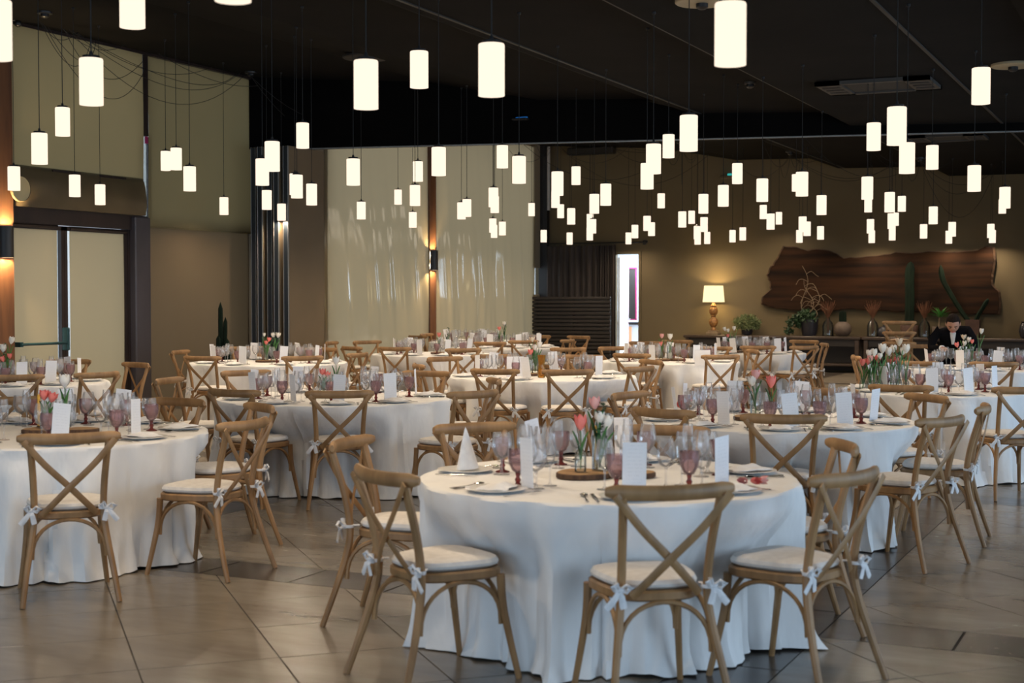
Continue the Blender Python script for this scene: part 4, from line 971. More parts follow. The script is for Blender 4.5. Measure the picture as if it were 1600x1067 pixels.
# (rail centre px, rail top py, table, yaw offset in degrees from facing the table centre)
CH = [(539, 684, 'T1', 0), (598, 734, 'T1', -8), (1034, 757, 'T1', 9), (1334, 735, 'T1', 0), (1319, 688, 'T1', -12), (737, 660, 'T1', 0), (1040, 664, 'T1', 0),
 (109, 676, 'T2', 0), (384, 656, 'T2', 6), (418, 632, 'T2', 14), (278, 622, 'T2', 0), (4, 620, 'T2', 0),
 (531, 610, 'T3', 0), (360, 608, 'T3', 0), (382, 578, 'T3', 0), (745, 610, 'T3', 0), (669, 579, 'T3', 0), (777, 591, 'T3', 0), (258, 590, 'T3', 0),
 (1030, 638, 'T4', 0), (977, 612, 'T4', 0), (1225, 647, 'T4', 0), (1293, 606, 'T4', 0), (1455, 616, 'T4', 0), (1462, 652, 'T4', 18), (1541, 632, 'T4', 0),
 (1406, 601, 'T5', 0), (1602, 604, 'T5', 0),
 (650, 568, 'T6', 0), (692, 557, 'T6', 0), (771, 576, 'T6', 0), (889, 577, 'T6', 0), (1004, 572, 'T6', 0), (1022, 562, 'T6', 0), (912, 554, 'T6', 0), (765, 553, 'T6', 0),
 (23, 585, 'T7', 0), (109, 561, 'T7', 0), (156, 581, 'T7', 0), (217, 566, 'T7', 0),
 (278, 547, 'T8', 0), (313, 556, 'T8', 0), (474, 556, 'T8', 0), (504, 543, 'T8', 0), (563, 551, 'T8', 0), (385, 541, 'T8', 0),
 (615, 542, 'T9', 0), (725, 544, 'T9', 0), (546, 541, 'T9', 0), (567, 532, 'T9', 0), (527, 533, 'T9', 25),
 (985, 552, 'T10', 0), (957, 541, 'T10', 0), (1128, 554, 'T10', 0), (1180, 546, 'T10', 0), (1058, 531, 'T10', 0), (1008, 533, 'T10', 0),
 (815, 531, 'T11', 0), (765, 534, 'T11', 0), (890, 530, 'T11', 0), (915, 524, 'T11', 0), (854, 522, 'T11', 0), (891, 543, 'T11', 0),
 (1193, 540, 'T12', 0), (1116, 541, 'T12', 0), (1251, 540, 'T12', 0), (1258, 531, 'T12', 0), (1291, 536, 'T12', 0),
 (1334, 555, 'T13', 0), (1433, 564, 'T13', 0), (1554, 565, 'T13', 0), (1500, 549, 'T13', 0),
 (675, 521, 'T14', 0), (650, 524, 'T14', 0)]
CANG = {k: [] for k in TABLES}
DENT = {k: [] for k in TABLES}
FREE = {('T11', 891), ('T4', 1541), ('T9', 527), ('T10', 1058), ('T10', 1008), ('T13', 1334), ('T14', 675), ('T14', 650), ('T7', 217), ('T3', 258)}
placed = []
for px, py, tk, dyaw in CH:
    P = hit(px, py, 2, RAILZ); c = TPOS[tk]; R = TABLES[tk][2]
    rv = Vector((P.x - c.x, P.y - c.y)); r = rv.length; a = math.atan2(rv.y, rv.x)
    rmin, rmax = R + 0.20, R + 1.15
    if (tk, px) in FREE: rmax = R + 3.4
    r2 = min(max(r, rmin), rmax)
    P2 = Vector((c.x + r2 * math.cos(a), c.y + r2 * math.sin(a)))
    placed.append([tk, a, r2, P2, dyaw])
# keep neighbours around a table from sitting inside each other
for it in range(30):
    for i in range(len(placed)):
        for j in range(i + 1, len(placed)):
            A, B = placed[i], placed[j]
            ca = A[3] - Vector((math.cos(A[1]), math.sin(A[1]))) * 0.28; cb = B[3] - Vector((math.cos(B[1]), math.sin(B[1]))) * 0.28
            dd = (ca - cb).length
            if dd < 0.50:
                push = (ca - cb).normalized() * (0.52 - dd) / 2 if dd > 1e-4 else Vector((0.1, 0))
                for Q, sg in ((A, 1), (B, -1)):
                    Q[3] = Q[3] + push * sg; c = TPOS[Q[0]]; rv = Vector((Q[3].x - c.x, Q[3].y - c.y)); Q[1] = math.atan2(rv.y, rv.x); Q[2] = rv.length
for tk, a, r2, P2, dyaw in placed:
    f = Vector((-math.cos(a), -math.sin(a)))
    yaw = math.atan2(f.y, f.x) - math.pi / 2 + math.radians(dyaw)
    ctr = P2 + f * 0.30
    o = spawn('cross_back_chair', CHAIR, (ctr.x, ctr.y, 0), yaw)
    CANG[tk].append(a); DENT[tk].append((a, r2 - 0.30 - 0.245))
    reg(o, 'wooden cross-back chair', 'around ' + TABLES[tk][3], 'chair', 'cross-back chairs around the tables')

# stacked chairs by the sideboard, one seat pad chair beside
stk = hit(1405, 534, 2, RAILZ); st_yaw = math.atan2(-stk.y, -stk.x) + math.pi / 2 + math.pi
f = Vector((stk.x, stk.y)).normalized()
for k in range(3):
    o = spawn('cross_back_chair', [p for p in CHAIR if p[0] not in ('cushion_tie', 'cushion')] + ([('cushion', cush_me)] if k < 2 else []), (stk.x + f.x * (0.30 + 0.012 * k), stk.y + f.y * (0.30 + 0.012 * k), 0.158 * k), math.atan2(f.y, f.x) - math.pi / 2)
    tag(o, ('bottom', 'middle', 'top')[k] + ' wooden chair of the stack before the sideboard', 'chair', 'stacked cross-back chairs')
pad = thing('seat_pad', 'loose tan seat pad on the topmost stacked chair', 'cushion', (stk.x + f.x * 0.33, stk.y + f.y * 0.33, 0.158 * 2 + 0.463), math.atan2(f.y, f.x) - math.pi / 2)
link('pad', mesh('pad', [(lambda vf: vf)(skin_rings(rings_from(outline(0.17, 0.18), [(0.9, 0), (1.0, 0.015), (1.0, 0.10), (0.92, 0.12), (0.5, 0.13)])))][0], 'basket'), pad)
q = hit(1440, 538, 2, RAILZ); fo = Vector((-q.x, -q.y)).normalized()
o = spawn('cross_back_chair', CHAIR, (q.x + fo.x * 0.3, q.y + fo.y * 0.3, 0), math.atan2(fo.y, fo.x) - math.pi / 2)
tag(o, 'single wooden chair facing forward beside the chair stack', 'chair', 'stacked cross-back chairs')

# ------------------------------------------------------------------ table linen
def cloth(R, dents, seed, full=1.0):
    rnd = random.Random(seed); n = 240
    nf = rnd.randint(13, 17); ph = []; a_ = 0.0
    cuts = sorted(rnd.uniform(0.6, 1.4) for _ in range(nf)); rnd.shuffle(cuts); tot = sum(cuts)
    acc = 0.0; edges = []
    for c_ in cuts: edges.append((acc / tot * 2 * math.pi, c_ / tot * 2 * math.pi, rnd.uniform(0.35, 1.25), rnd.uniform(-0.25, 0.25))); acc += c_
    small = [(rnd.randint(30, 44), rnd.uniform(0, 6.28), 0.16), (rnd.randint(50, 66), rnd.uniform(0, 6.28), 0.10)]
    def fold(a, t):
        a = a % (2 * math.pi); s = 0.0
        for (e0, wd, amp, sk) in edges:
            x = ((a - e0 - sk * wd * t) % (2 * math.pi)) / wd
            if x < 1.0: s = amp * (math.sin(math.pi * x) ** 1.6 - 0.45); break
        return s + sum(w_ * math.sin(k * a + p + 1.5 * t) for k, p, w_ in small) * t
    def pool(a): return math.sin(7 * a + seed) * 0.5 + math.sin(13 * a + 2 * seed) * 0.35 + math.sin(23 * a + 3 * seed) * 0.25
    rings = []
    for k in (0.35, 0.75, 0.96): rings.append([(R * k * math.cos(2 * math.pi * j / n), R * k * math.sin(2 * math.pi * j / n), TZ) for j in range(n)])
    zs = [TZ - 0.001, TZ - 0.010, TZ - 0.03, TZ - 0.07, 0.62, 0.56, 0.50, 0.43, 0.36, 0.29, 0.22, 0.16, 0.11, 0.07, 0.04, 0.018, 0.006]
    for i, z in enumerate(zs):
        t = (TZ - z) / TZ; ring = []
        for j in range(n):
            a = 2 * math.pi * j / n
            r = R + (0.004 if i == 0 else 0.010) + 0.055 * t * full; wmax = 0.0
            for (da, rf) in dents:
                dd = (a - da + math.pi) % (2 * math.pi) - math.pi
                half = 0.25 / R
                wgt = max(0.0, min(1.0, (half * 1.9 - abs(dd)) / (half * 1.0)))
                wgt = wgt * wgt * (3 - 2 * wgt)
                kz = max(0.0, min(1.0, (TZ - 0.05 - z) / 0.26)); kz = kz * kz * (3 - 2 * kz)
                lim = rf - 0.045
                lim_z = (R + 0.012) * (1 - kz) + lim * kz
                if lim_z < r: r = r * (1 - wgt) + lim_z * wgt; wmax = max(wmax, wgt)
            fd = fold(a, t); fd = fd if fd < 0 else fd * (1 - 0.55 * wmax)
            r += (0.135 - 0.035 * wmax) * (t ** 0.48) * fd
            lowk = max(0.0, (0.13 - z) / 0.13)
            r += 0.045 * lowk * lowk * (0.7 + pool(a))
            zz = z
            if i >= len(zs) - 4: zz = z + 0.018 * max(0, pool(a + 0.3)) * (1 - (len(zs) - 1 - i) / 4)
            ring.append((r * math.cos(a), r * math.sin(a), zz))
        rings.append(ring)
    V, Fc = skin_rings(rings, cap=False); Fc.append(tuple(range(n))); return V, Fc
for i, (tk, q) in enumerate(TABLES.items()):
    c = TPOS[tk]; R = q[2]
    t = thing('round_table', 'round table under a white floor-length cloth, ' + q[3].replace('the ', '', 1), 'table', (c.x, c.y, 0), 0, 'round banquet tables')
    me = mesh('tablecloth', cloth(R, DENT[tk], 100 + i), 'cloth')
    link('tablecloth', me, t)
    link('tabletop', mesh('tabletop', lathe([(R - 0.02, TZ - 0.035), (R - 0.012, TZ - 0.03), (R - 0.012, TZ - 0.008), (R - 0.02, TZ - 0.004)], 40), 'wood'), t)
    link('pedestal', mesh('pedestal', lathe([(0.24, 0.0), (0.24, 0.03), (0.06, 0.06), (0.05, 0.4), (0.06, 0.70), (0.2, TZ - 0.036)], 16), 'black'), t)

# ------------------------------------------------------------------ tableware
plate_me = mesh('plate', lathe([(0.075, 0.001), (0.08, 0.004), (0.13, 0.013), (0.133, 0.016), (0.128, 0.017), (0.08, 0.008), (0.01, 0.007)], 28), 'plate')
def nap_vf():
    n, m = 10, 14; top = []; rnd = random.Random(3)
    for j in range(m + 1):
        for i in range(n + 1):
            x = 0.062 * (2 * i / n - 1); y = 0.10 * (2 * j / m - 1)
            e = min(1.0, 3.2 * min(i / n, 1 - i / n, j / m, 1 - j / m) + 0.15)
            z = (0.016 + 0.008 * math.sin(5 * i / n * 2 + 1.2 * j / m * 3) + 0.006 * math.sin(4.4 * j / m * 2 + i) * (i / n)) * e
            top.append((x * (1 + 0.12 * math.sin(j * 0.7)), y + 0.008 * math.sin(i), max(0.002, z)))
    k = len(top); V = top + [(x, y, 0.0) for x, y, z in top]; Fc = []
    for j in range(m):
        for i in range(n):
            q = j * (n + 1) + i; Fc.append((q, q + 1, q + n + 2, q + n + 1)); Fc.append((k + q, k + q + n + 1, k + q + n + 2, k + q + 1))
    rim = [i for i in range(n + 1)] + [(j + 1) * (n + 1) - 1 for j in range(1, m + 1)] + [m * (n + 1) + i for i in range(n - 1, -1, -1)] + [j * (n + 1) for j in range(m - 1, 0, -1)]
    for i in range(len(rim)):
        p, q = rim[i], rim[(i + 1) % len(rim)]; Fc.append((q, p, k + p, k + q))
    return V, Fc
nap_me = mesh('napkin', nap_vf(), 'napkin')
ncr = []
for z, r, sq in ((0, 0.075, 1.0), (0.05, 0.062, .9), (0.12, 0.038, .8), (0.18, 0.012, .7), (0.195, 0.002, .7)):
    ncr.append([(r * math.cos(a) * (1 + 0.12 * math.cos(3 * a)) + 0.02 * z / .195, r * sq * 0.6 * math.sin(a), z) for a in [2 * math.pi * j / 20 for j in range(20)]])
cone_me = mesh('napkin', skin_rings(ncr), 'napkin')
card_me = mesh('menu_card', box(0, 0, 0.105, 0.10, 0.0016, 0.21), 'card', False)
wide_card = mesh('menu_card', joinvf(moved(box(0, 0, 0.105, 0.15, 0.0016, 0.21), Matrix.Rotation(-0.12, 4, 'X')), moved(box(0, 0.05, 0.105, 0.15, 0.0016, 0.21), Matrix.Translation((0, 0.0, 0)) @ Matrix.Rotation(0.12, 4, 'X'))), 'card', False)
def glass_parts(bowl, stem, bm, sm):
    return [('bowl', mesh('bowl', lathe(bowl, 18, cap=False), bm)), ('stem', mesh('stem', lathe(stem, 14), sm))]
WINE = glass_parts([(0.008, 0.088), (0.028, 0.10), (0.041, 0.13), (0.042, 0.155), (0.036, 0.19), (0.031, 0.215)], [(0.036, 0.0), (0.036, 0.002), (0.012, 0.006), (0.0045, 0.018), (0.004, 0.07), (0.007, 0.088)], 'glass', 'glass')
WATER = glass_parts([(0.008, 0.075), (0.032, 0.09), (0.046, 0.125), (0.047, 0.15), (0.041, 0.195)], [(0.038, 0.0), (0.038, 0.002), (0.012, 0.006), (0.005, 0.018), (0.0045, 0.06), (0.008, 0.076)], 'glass', 'glass')
FLUTE = glass_parts([(0.006, 0.09), (0.020, 0.11), (0.027, 0.16), (0.026, 0.20), (0.022, 0.235)], [(0.032, 0.0), (0.032, 0.002), (0.010, 0.006), (0.004, 0.018), (0.0035, 0.07), (0.006, 0.09)], 'glass', 'glass')
def ribs(prof, n=28):
    rings = []
    for r, z in prof: rings.append([(r * (1 + (0.035 if j % 2 else -0.015)) * math.cos(2 * math.pi * j / n), r * (1 + (0.035 if j % 2 else -0.015)) * math.sin(2 * math.pi * j / n), z) for j in range(n)])
    return skin_rings(rings, cap=False)
GOBLET = [('bowl', mesh('bowl', ribs([(0.010, 0.062), (0.026, 0.074), (0.038, 0.10), (0.042, 0.13), (0.041, 0.165)]), 'mauve')),
          ('stem', mesh('stem', lathe([(0.034, 0.0), (0.034, 0.004), (0.014, 0.010), (0.009, 0.02), (0.014, 0.032), (0.008, 0.044), (0.012, 0.062)], 14), 'mauve_stem'))]
def fork_vf():
    g = G(); g.add(tube([(0, -0.10, 0.004), (0, -0.02, 0.005), (0, 0.04, 0.008)], [0.006, 0.0035, 0.004], 0.0015, 6)); g.add(box(0, 0.055, 0.008, 0.022, 0.02, 0.002))
    for x in (-0.009, -0.003, 0.003, 0.009): g.add(box(x, 0.082, 0.008, 0.0026, 0.04, 0.002))
    return g
fork_me = mesh('fork', fork_vf(), 'steel')
knife_me = mesh('knife', joinvf(tube([(0, -0.11, 0.005), (0, -0.01, 0.005)], [0.006, 0.005], 0.003, 6), moved(box(0, 0.055, 0.005, 0.016, 0.13, 0.0016, 0.0005), Matrix.Identity(4))), 'steel')
spoon_me = mesh('spoon', joinvf(tube([(0, -0.10, 0.004), (0, 0.0, 0.005), (0, 0.05, 0.008)], [0.006, 0.003, 0.003], 0.0015, 6), sphere((0, 0.072, 0.009), 0.018, 0.027, 0.006, 12, 6)), 'steel')

ZT = TZ + 0.001
def put(name, me, x, y, z, yaw, rx=0.0):
    o = link(name, me); o.location = (x, y, z); o.rotation_euler = (rx, 0, yaw); return o
SETS = {}
for tk, q in TABLES.items():
    angs = list(CANG[tk]); nmax = 9 if q[2] >= 0.9 else 8
    base = [2 * math.pi * k / nmax + (angs[0] if angs else 0) for k in range(nmax)]
    keep = []
    for a in angs:
        if all(abs((a - b + math.pi) % (2 * math.pi) - math.pi) > 0.52 for b in keep): keep.append(a)
    for a in base:
        if len(keep) < nmax and all(abs((a - b + math.pi) % (2 * math.pi) - math.pi) > 0.52 for b in keep): keep.append(a)
    SETS[tk] = keep
near = ('T1', 'T2', 'T3', 'T4', 'T5', 'T6')
cam_dir = {}
for ti, (tk, q) in enumerate(TABLES.items()):
    c = TPOS[tk]; R = q[2]; rnd = random.Random(500 + ti); nm = q[3]
    toc = Vector((-c.x, -c.y)).normalized()
    for si, a in enumerate(SETS[tk]):
        e = Vector((math.cos(a), math.sin(a))); l = Vector((-e.y, e.x))          # outward, lateral
        side = 'near half of ' if e.dot(toc) > 0 else 'far half of '
        wh = side + nm.replace('the ', '', 1)
        def at(r, s): return (c.x + e.x * r + l.x * s, c.y + e.y * r + l.y * s)
        yaw = math.atan2(-e.y, -e.x) - math.pi / 2                              # local +y points to the table centre
        jit = lambda k: rnd.uniform(-k, k)
        x, y = at(R - 0.165, jit(0.01)); o = put('plate', plate_me, x, y, ZT, yaw); reg(o, 'white dinner plate', wh, 'plate', 'dinner plates on the tables')
        cone = (tk == 'T1' and abs(proj((x, y, TZ))[0] - 722) < 45 and proj((x, y, TZ))[1] < 748)
        o = put('napkin', cone_me if cone else nap_me, x + jit(.01), y + jit(.01), ZT + 0.0175, yaw + jit(0.25) + (0.6 if rnd.random() < .3 else 0))
        if cone: tag(o, 'white napkin folded into a tall pointed cone on nearest table', 'napkin', 'napkins on the tables')
        else: reg(o, 'folded white napkin', wh, 'napkin', 'napkins on the tables')
        if tk in near:
            x, y = at(R - 0.17, 0.155); o = put('fork', fork_me, x, y, ZT, yaw + jit(.05)); reg(o, 'steel fork', wh, 'fork', 'forks on the tables')
            x, y = at(R - 0.17, -0.155); o = put('knife', knife_me, x, y, ZT, yaw + jit(.05)); reg(o, 'steel knife', wh, 'knife', 'knives on the tables')
            x, y = at(R - 0.17, -0.195); o = put('spoon', spoon_me, x, y, ZT, yaw + jit(.05)); reg(o, 'steel spoon', wh, 'spoon', 'spoons on the tables')
        ls = 0.088 * min(1.0, R / 0.85)
        for kind, parts, r_, s_, bn, cat in (('goblet', GOBLET, R - 0.335, -0.55 * ls, 'ribbed mauve goblet', 'goblet'), ('water_glass', WATER, R - 0.355, 0.6 * ls, 'round clear water glass', 'glass'), ('wine_glass', WINE, R - 0.44, -0.95 * ls, 'tall clear wine glass', 'glass'), ('champagne_flute', FLUTE, R - 0.455, 0.25 * ls, 'slim clear champagne flute', 'glass')):
            x, y = at(r_ + jit(.012), s_ + jit(.012))
            o = spawn(kind, parts, (x, y, ZT), rnd.uniform(0, 6)); reg(o, bn, wh, cat, bn + 's on the tables')
        if rnd.random() < 0.86:
            x, y = at(R - 0.272, jit(0.05) + 0.055)
            fy = yaw + math.pi + jit(0.5)
            o = put('menu_card', card_me, x, y, ZT + (0.0176 if False else 0.0155), fy, rnd.uniform(-0.16, 0.05)); o.rotation_euler.y = rnd.uniform(-0.13, 0.13); reg(o, 'standing white menu card', wh, 'card', 'menu cards on the tables')

# ------------------------------------------------------------------ flowers, vases, wood slices
def petals(open_=0.0, n=6):
    g = G()
    for k in range(n):
        a0 = 2 * math.pi * k / n; layer = 1.0 if k % 2 else 0.9
        V = []
        for i in range(6):
            t = i / 5; r = (0.004 + 0.020 * math.sin(min(1, t * 1.25) * math.pi * 0.62)) * layer + open_ * 0.012 * t * t; z = 0.052 * t
            wdt = 0.85 * math.sin(math.pi * min(0.97, 0.14 + 0.8 * t)) ** 0.8
            for s in (-1, -.4, .4, 1): V.append((r * math.cos(a0 + s * wdt * .8), r * math.sin(a0 + s * wdt * .8), z + 0.004 * (1 - abs(s)) * t))
        Fc = [(i * 4 + j, i * 4 + j + 1, i * 4 + j + 5, i * 4 + j + 4) for i in range(5) for j in range(3)]
        g.add((V, Fc))
    return g
BLOOM = {k: mesh('bloom', petals(op), m_) for k, (m_, op) in dict(coral=('coral', .35), white=('white_f', .15), pink=('pink', .3), cream=('cream_f', 1.0)).items()}
def stem_mesh(h):
    return mesh('stem', tube([(0, 0, 0), (0.004, 0.002, h * .5), (0, 0, h)], 0.0028, None, 5), 'leaf')
def leaf_vf(h, s):
    V = []
    for i in range(6):
        t = i / 5; wd = 0.015 * math.sin(math.pi * (0.1 + 0.88 * t)); x = s * (0.004 + 0.035 * t * t); z = h * (0.25 + 0.72 * t)
        V += [(x - s * 0.004, -wd, z), (x + s * 0.003, 0, z), (x - s * 0.004, wd, z)]
    return V, [(i * 3 + j, i * 3 + j + 1, i * 3 + j + 4, i * 3 + j + 3) for i in range(5) for j in range(2)]
STEM = {h: stem_mesh(h / 100) for h in (16, 20, 24, 28, 32)}
LEAF = {(h, s): mesh('leaf', leaf_vf(h / 100, s), 'leaf') for h in STEM for s in (-1, 1)}
SCALE_F = 1.0
def tulip(x, y, z, kind, h, lean, az, k=1.0):
    o = bpy.data.objects.new('tulip', None); COL.objects.link(o); o.empty_display_size = .03
    o.location = (x, y, z); o.rotation_euler = (lean * math.sin(az), lean * math.cos(az), az)
    link('stem', STEM[h], o); b = link('bloom', BLOOM[kind], o, (0, 0, h / 100 - 0.002)); b.scale = (k * .86, k * .86, k * .92)
    for s in (-1, 1): link('leaf', LEAF[(h, s)], o)
    return o
vase_parts = {'bottle_vase': mesh('bottle_vase', lathe([(0.024, 0.0), (0.027, 0.004), (0.027, 0.075), (0.022, 0.092), (0.012, 0.105), (0.012, 0.125), (0.0145, 0.13)], 16, cap=False), 'vase'),
              'cylinder_vase': mesh('cylinder_vase', lathe([(0.034, 0.0), (0.036, 0.004), (0.036, 0.16)], 18, cap=False), 'vase')}
def wood_slice(seed, r=0.13):
    rnd = random.Random(seed); n = 26
    o = [(r * (1 + 0.06 * math.sin(3 * a + seed) + rnd.uniform(-.02, .02)) * math.cos(a), r * (1 + 0.06 * math.sin(3 * a + seed)) * math.sin(a)) for a in [2 * math.pi * k / n for k in range(n)]]
    return mesh('disc', skin_rings([[(x * .95, y * .95, z) for x, y in o] for z in (0.0, 0.026)]), 'slice', False), mesh('bark', skin_rings([[(x * k, y * k, z) for x, y in o] for k, z in ((0.95, 0.001), (1.0, 0.004), (1.0, 0.022), (0.95, 0.0255))], cap=False), 'bark')
SL = [wood_slice(i, r) for i, r in ((1, 0.13), (2, 0.10))]
def sprig(x, y, z, h, mat, seed):
    rnd = random.Random(seed); g = G(); st_ = tube([(0, 0, 0), (0.01, 0.0, h * .5), (0.03, 0.01, h)], 0.0025, None, 5)
    for k in range(22):
        t = 0.45 + 0.55 * k / 22; p = Vector((0.03 * t * t, 0.01 * t, h * t)); a = k * 2.3
        d = Vector((math.cos(a), math.sin(a), 0.5)).normalized(); s = d.cross(Vector((0, 0, 1))).normalized(); L = 0.034
        g.add(([p, p + d * L * .5 + s * L * .4, p + d * L, p + d * L * .5 - s * L * .4], [(0, 1, 2, 3)]))
    o = bpy.data.objects.new('leafy_sprig', None); COL.objects.link(o); o.location = (x, y, z); o.empty_display_size = .03
    link('stem', mesh('stem', st_, 'leafd'), o); link('foliage', mesh('foliage', g, mat, False), o); return o

def tz(px, py, tk):
    return hit(px, py, 2, TZ)
# blooms by photo position: (bloom px, bloom py, colour, size, vase kind)
FLOWERS = {
 'T1': [(907, 665, 'coral', 1.3, 'b'), (937, 656, 'white', 1.25, 'c'), (947, 664, 'white', 1.25, 'c'), (930, 632, 'pink', 1.2, 'c')],
 'T2': [(69, 620, 'coral', 1.3, 'b'), (80, 623, 'coral', 1.3, 'b'), (101, 600, 'white', 1.7, 'c')],
 'T3': [(504, 582, 'coral', 1.2, 'b'), (510, 585, 'coral', 1.2, 'b'), (525, 566, 'white', 1.5, 'c')],
 'T4': [(1181, 588, 'pink', 1.4, 'c'), (1176, 598, 'white', 1.5, 'c'), (1205, 601, 'coral', 1.5, 'b')],
 'T5': [(1348, 568, 'coral', 1.25, 'b'), (1355, 567, 'coral', 1.1, 'b'), (1372, 563, 'coral', 1.4, 'b'), (1400, 564, 'coral', 1.25, 'b'), (1392, 565, 'coral', 1.0, 'b'), (1358, 554, 'white', 1.3, 'b'), (1366, 553, 'white', 1.3, 'b'), (1379, 548, 'white', 1.7, 'b'), (1396, 547, 'white', 1.35, 'b'), (1389, 552, 'white', 1.5, 'b'), (1410, 551, 'white', 1.4, 'b'), (1416, 548, 'white', 1.6, 'b'), (1360, 562, 'pink', 1.2, 'b'), (1375, 557, 'white', 1.1, 'b'), (1405, 537, 'cream', 1.2, 'b')],
 'T6': [(829, 551, 'coral', 1.3, 'b'), (836, 545, 'white', 1.3, 'c'), (842, 541, 'white', 1.4, 'c'), (832, 531, 'cream', 1.1, 'c')],
 'T7': [(5, 547, 'white', 1.6, 'c'), (17, 534, 'white', 1.4, 'c'), (15, 557, 'coral', 1.1, 'b'), (3, 563, 'coral', 1.1, 'b')],
 'T8': [(416, 536, 'coral', 1.2, 'b'), (420, 531, 'coral', 1.2, 'b'), (427, 525, 'white', 1.4, 'c'), (434, 525, 'white', 1.4, 'c'), (413, 523, 'white', 0.9, 'c')],
 'T9': [(686, 524, 'coral', 1.3, 'b'), (699, 519, 'white', 1.3, 'c')],
 'T10': [(1033, 538, 'coral', 1.2, 'b'), (1034, 526, 'pink', 1.2, 'b'), (1047, 528, 'white', 1.6, 'c')],
 'T11': [(780, 514, 'coral', 1.3, 'b'), (788, 507, 'white', 1.5, 'c')],
 'T12': [(1129, 517, 'white', 1.2, 'b'), (1138, 517, 'white', 1.2, 'b'), (1147, 514, 'white', 1.3, 'c'), (1138, 525, 'coral', 1.2, 'b')],
 'T13': [(1496, 540, 'coral', 1.2, 'b'), (1506, 528, 'cream', 1.2, 'c'), (1507, 538, 'white', 1.3, 'c'), (1513, 532, 'white', 1.2, 'c'), (1519, 534, 'coral', 1.0, 'b'), (1533, 519, 'white', 1.2, 'b')]}
for tk, L in FLOWERS.items():
    c = TPOS[tk]; nm = TABLES[tk][3]; rnd = random.Random(hash(tk) % 1000 if False else int(tk[1:]))
    mx = sum(f_[0] for f_ in L) / len(L)
    if tk == 'T5': ctr2 = tz(1385, 612, tk); ctr2 = Vector((ctr2.x, ctr2.y))
    else:
        q2 = tz(mx, TABLES[tk][1], tk); ctr2 = Vector((q2.x, q2.y))
        dv = ctr2 - Vector((c.x, c.y))
        if dv.length > 0.22: ctr2 = Vector((c.x, c.y)) + dv.normalized() * 0.22
    dep = proj((ctr2.x, ctr2.y, TZ))[2]
    if tk != 'T5':
        for k, off in enumerate((-0.055, 0.17)):
            o = spawn('wood_slice', [('disc', SL[k][0]), ('bark', SL[k][1])], (ctr2.x + CAMR.x * off, ctr2.y + CAMR.y * off, ZT), 0.7 * k)
            reg(o, ('large', 'small')[k] + ' round sawn wood slice', 'on ' + nm, 'wood slice', 'wood slices on the tables')
    zb_ = ZT + (0.0275 if tk != 'T5' else 0.001)
    vases = []
    for i, (fx, fy, kind, k_, vk) in enumerate(L):
        dd = dep + (rnd.uniform(-0.10, 0.10) if tk == 'T5' else (0.03 if vk == 'c' else -0.03))
        p = deep(fx, fy, dd)
        base = Vector((p.x, p.y))
        vrad = 0.037 if vk == 'c' else 0.028
        hit_v = None
        for (vp, vr, v_k) in vases:
            if (vp - base).length < (vr + vrad if tk == 'T5' else 0.085) and (tk == 'T5' or v_k == vk): hit_v = vp
        if hit_v is None:
            dv = base - ctr2
            if tk != 'T5' and dv.length > 0.085: base = ctr2 + dv.normalized() * 0.085
            for _ in range(20):
                for (vp, vr, v_k) in vases:
                    g_ = base - vp
                    if g_.length < vr + vrad + .004: base = vp + (g_.normalized() if g_.length > 1e-4 else Vector((1, 0))) * (vr + vrad + .006)
            vases.append((base, vrad, vk))
            nmv = 'cylinder_vase' if vk == 'c' else 'bottle_vase'
            o = link(nmv, vase_parts[nmv]); o.location = (base.x, base.y, zb_)
            reg(o, 'clear glass cylinder vase' if vk == 'c' else 'small clear bottle vase', 'on ' + nm, 'vase', 'flower vases on the tables')
        else: base = hit_v
        bx = (p - Vector((base.x, base.y, 0))); ztop = p.z
        need = ztop - 0.02 - (zb_ + 0.012); h = min(STEM, key=lambda s: abs(s / 100 - need))
        b0 = Vector((base.x, base.y, zb_ + 0.012)); tip = Vector((p.x, p.y, zb_ + 0.012 + max(0.1, need)))
        o = tulip(b0.x, b0.y, b0.z, kind, h, 0, 0, k_)
        dvec = (tip - b0); o.rotation_mode = 'QUATERNION'
        mx_l = math.radians(20); ax = Vector((0, 0, 1)).rotation_difference(dvec.normalized())
        if ax.angle > mx_l: ax.angle = mx_l if hasattr(ax, 'angle') else ax.angle
        o.rotation_quaternion = ax
        sz = max(0.8, min(1.6, dvec.length / (h / 100))); o.scale = (1, 1, sz)
        reg(o, {'coral': 'coral tulip', 'white': 'white tulip', 'pink': 'blush tulip', 'cream': 'open cream flower'}[kind], 'on ' + nm, 'flower', 'cut flowers on the tables')
    if tk in ('T1', 'T8', 'T9', 'T7', 'T13', 'T11'):
        v0 = next((v for v in vases if v[2] == 'c'), vases[0])
        o = sprig(v0[0].x - CAMR.x * 0.012, v0[0].y - CAMR.y * 0.012, zb_ + 0.012, 0.34 if tk != 'T1' else 0.30, 'leafd', int(tk[1:]))
        reg(o, 'dark green leafy sprig', 'on ' + nm, 'sprig', 'leafy sprigs on the tables')
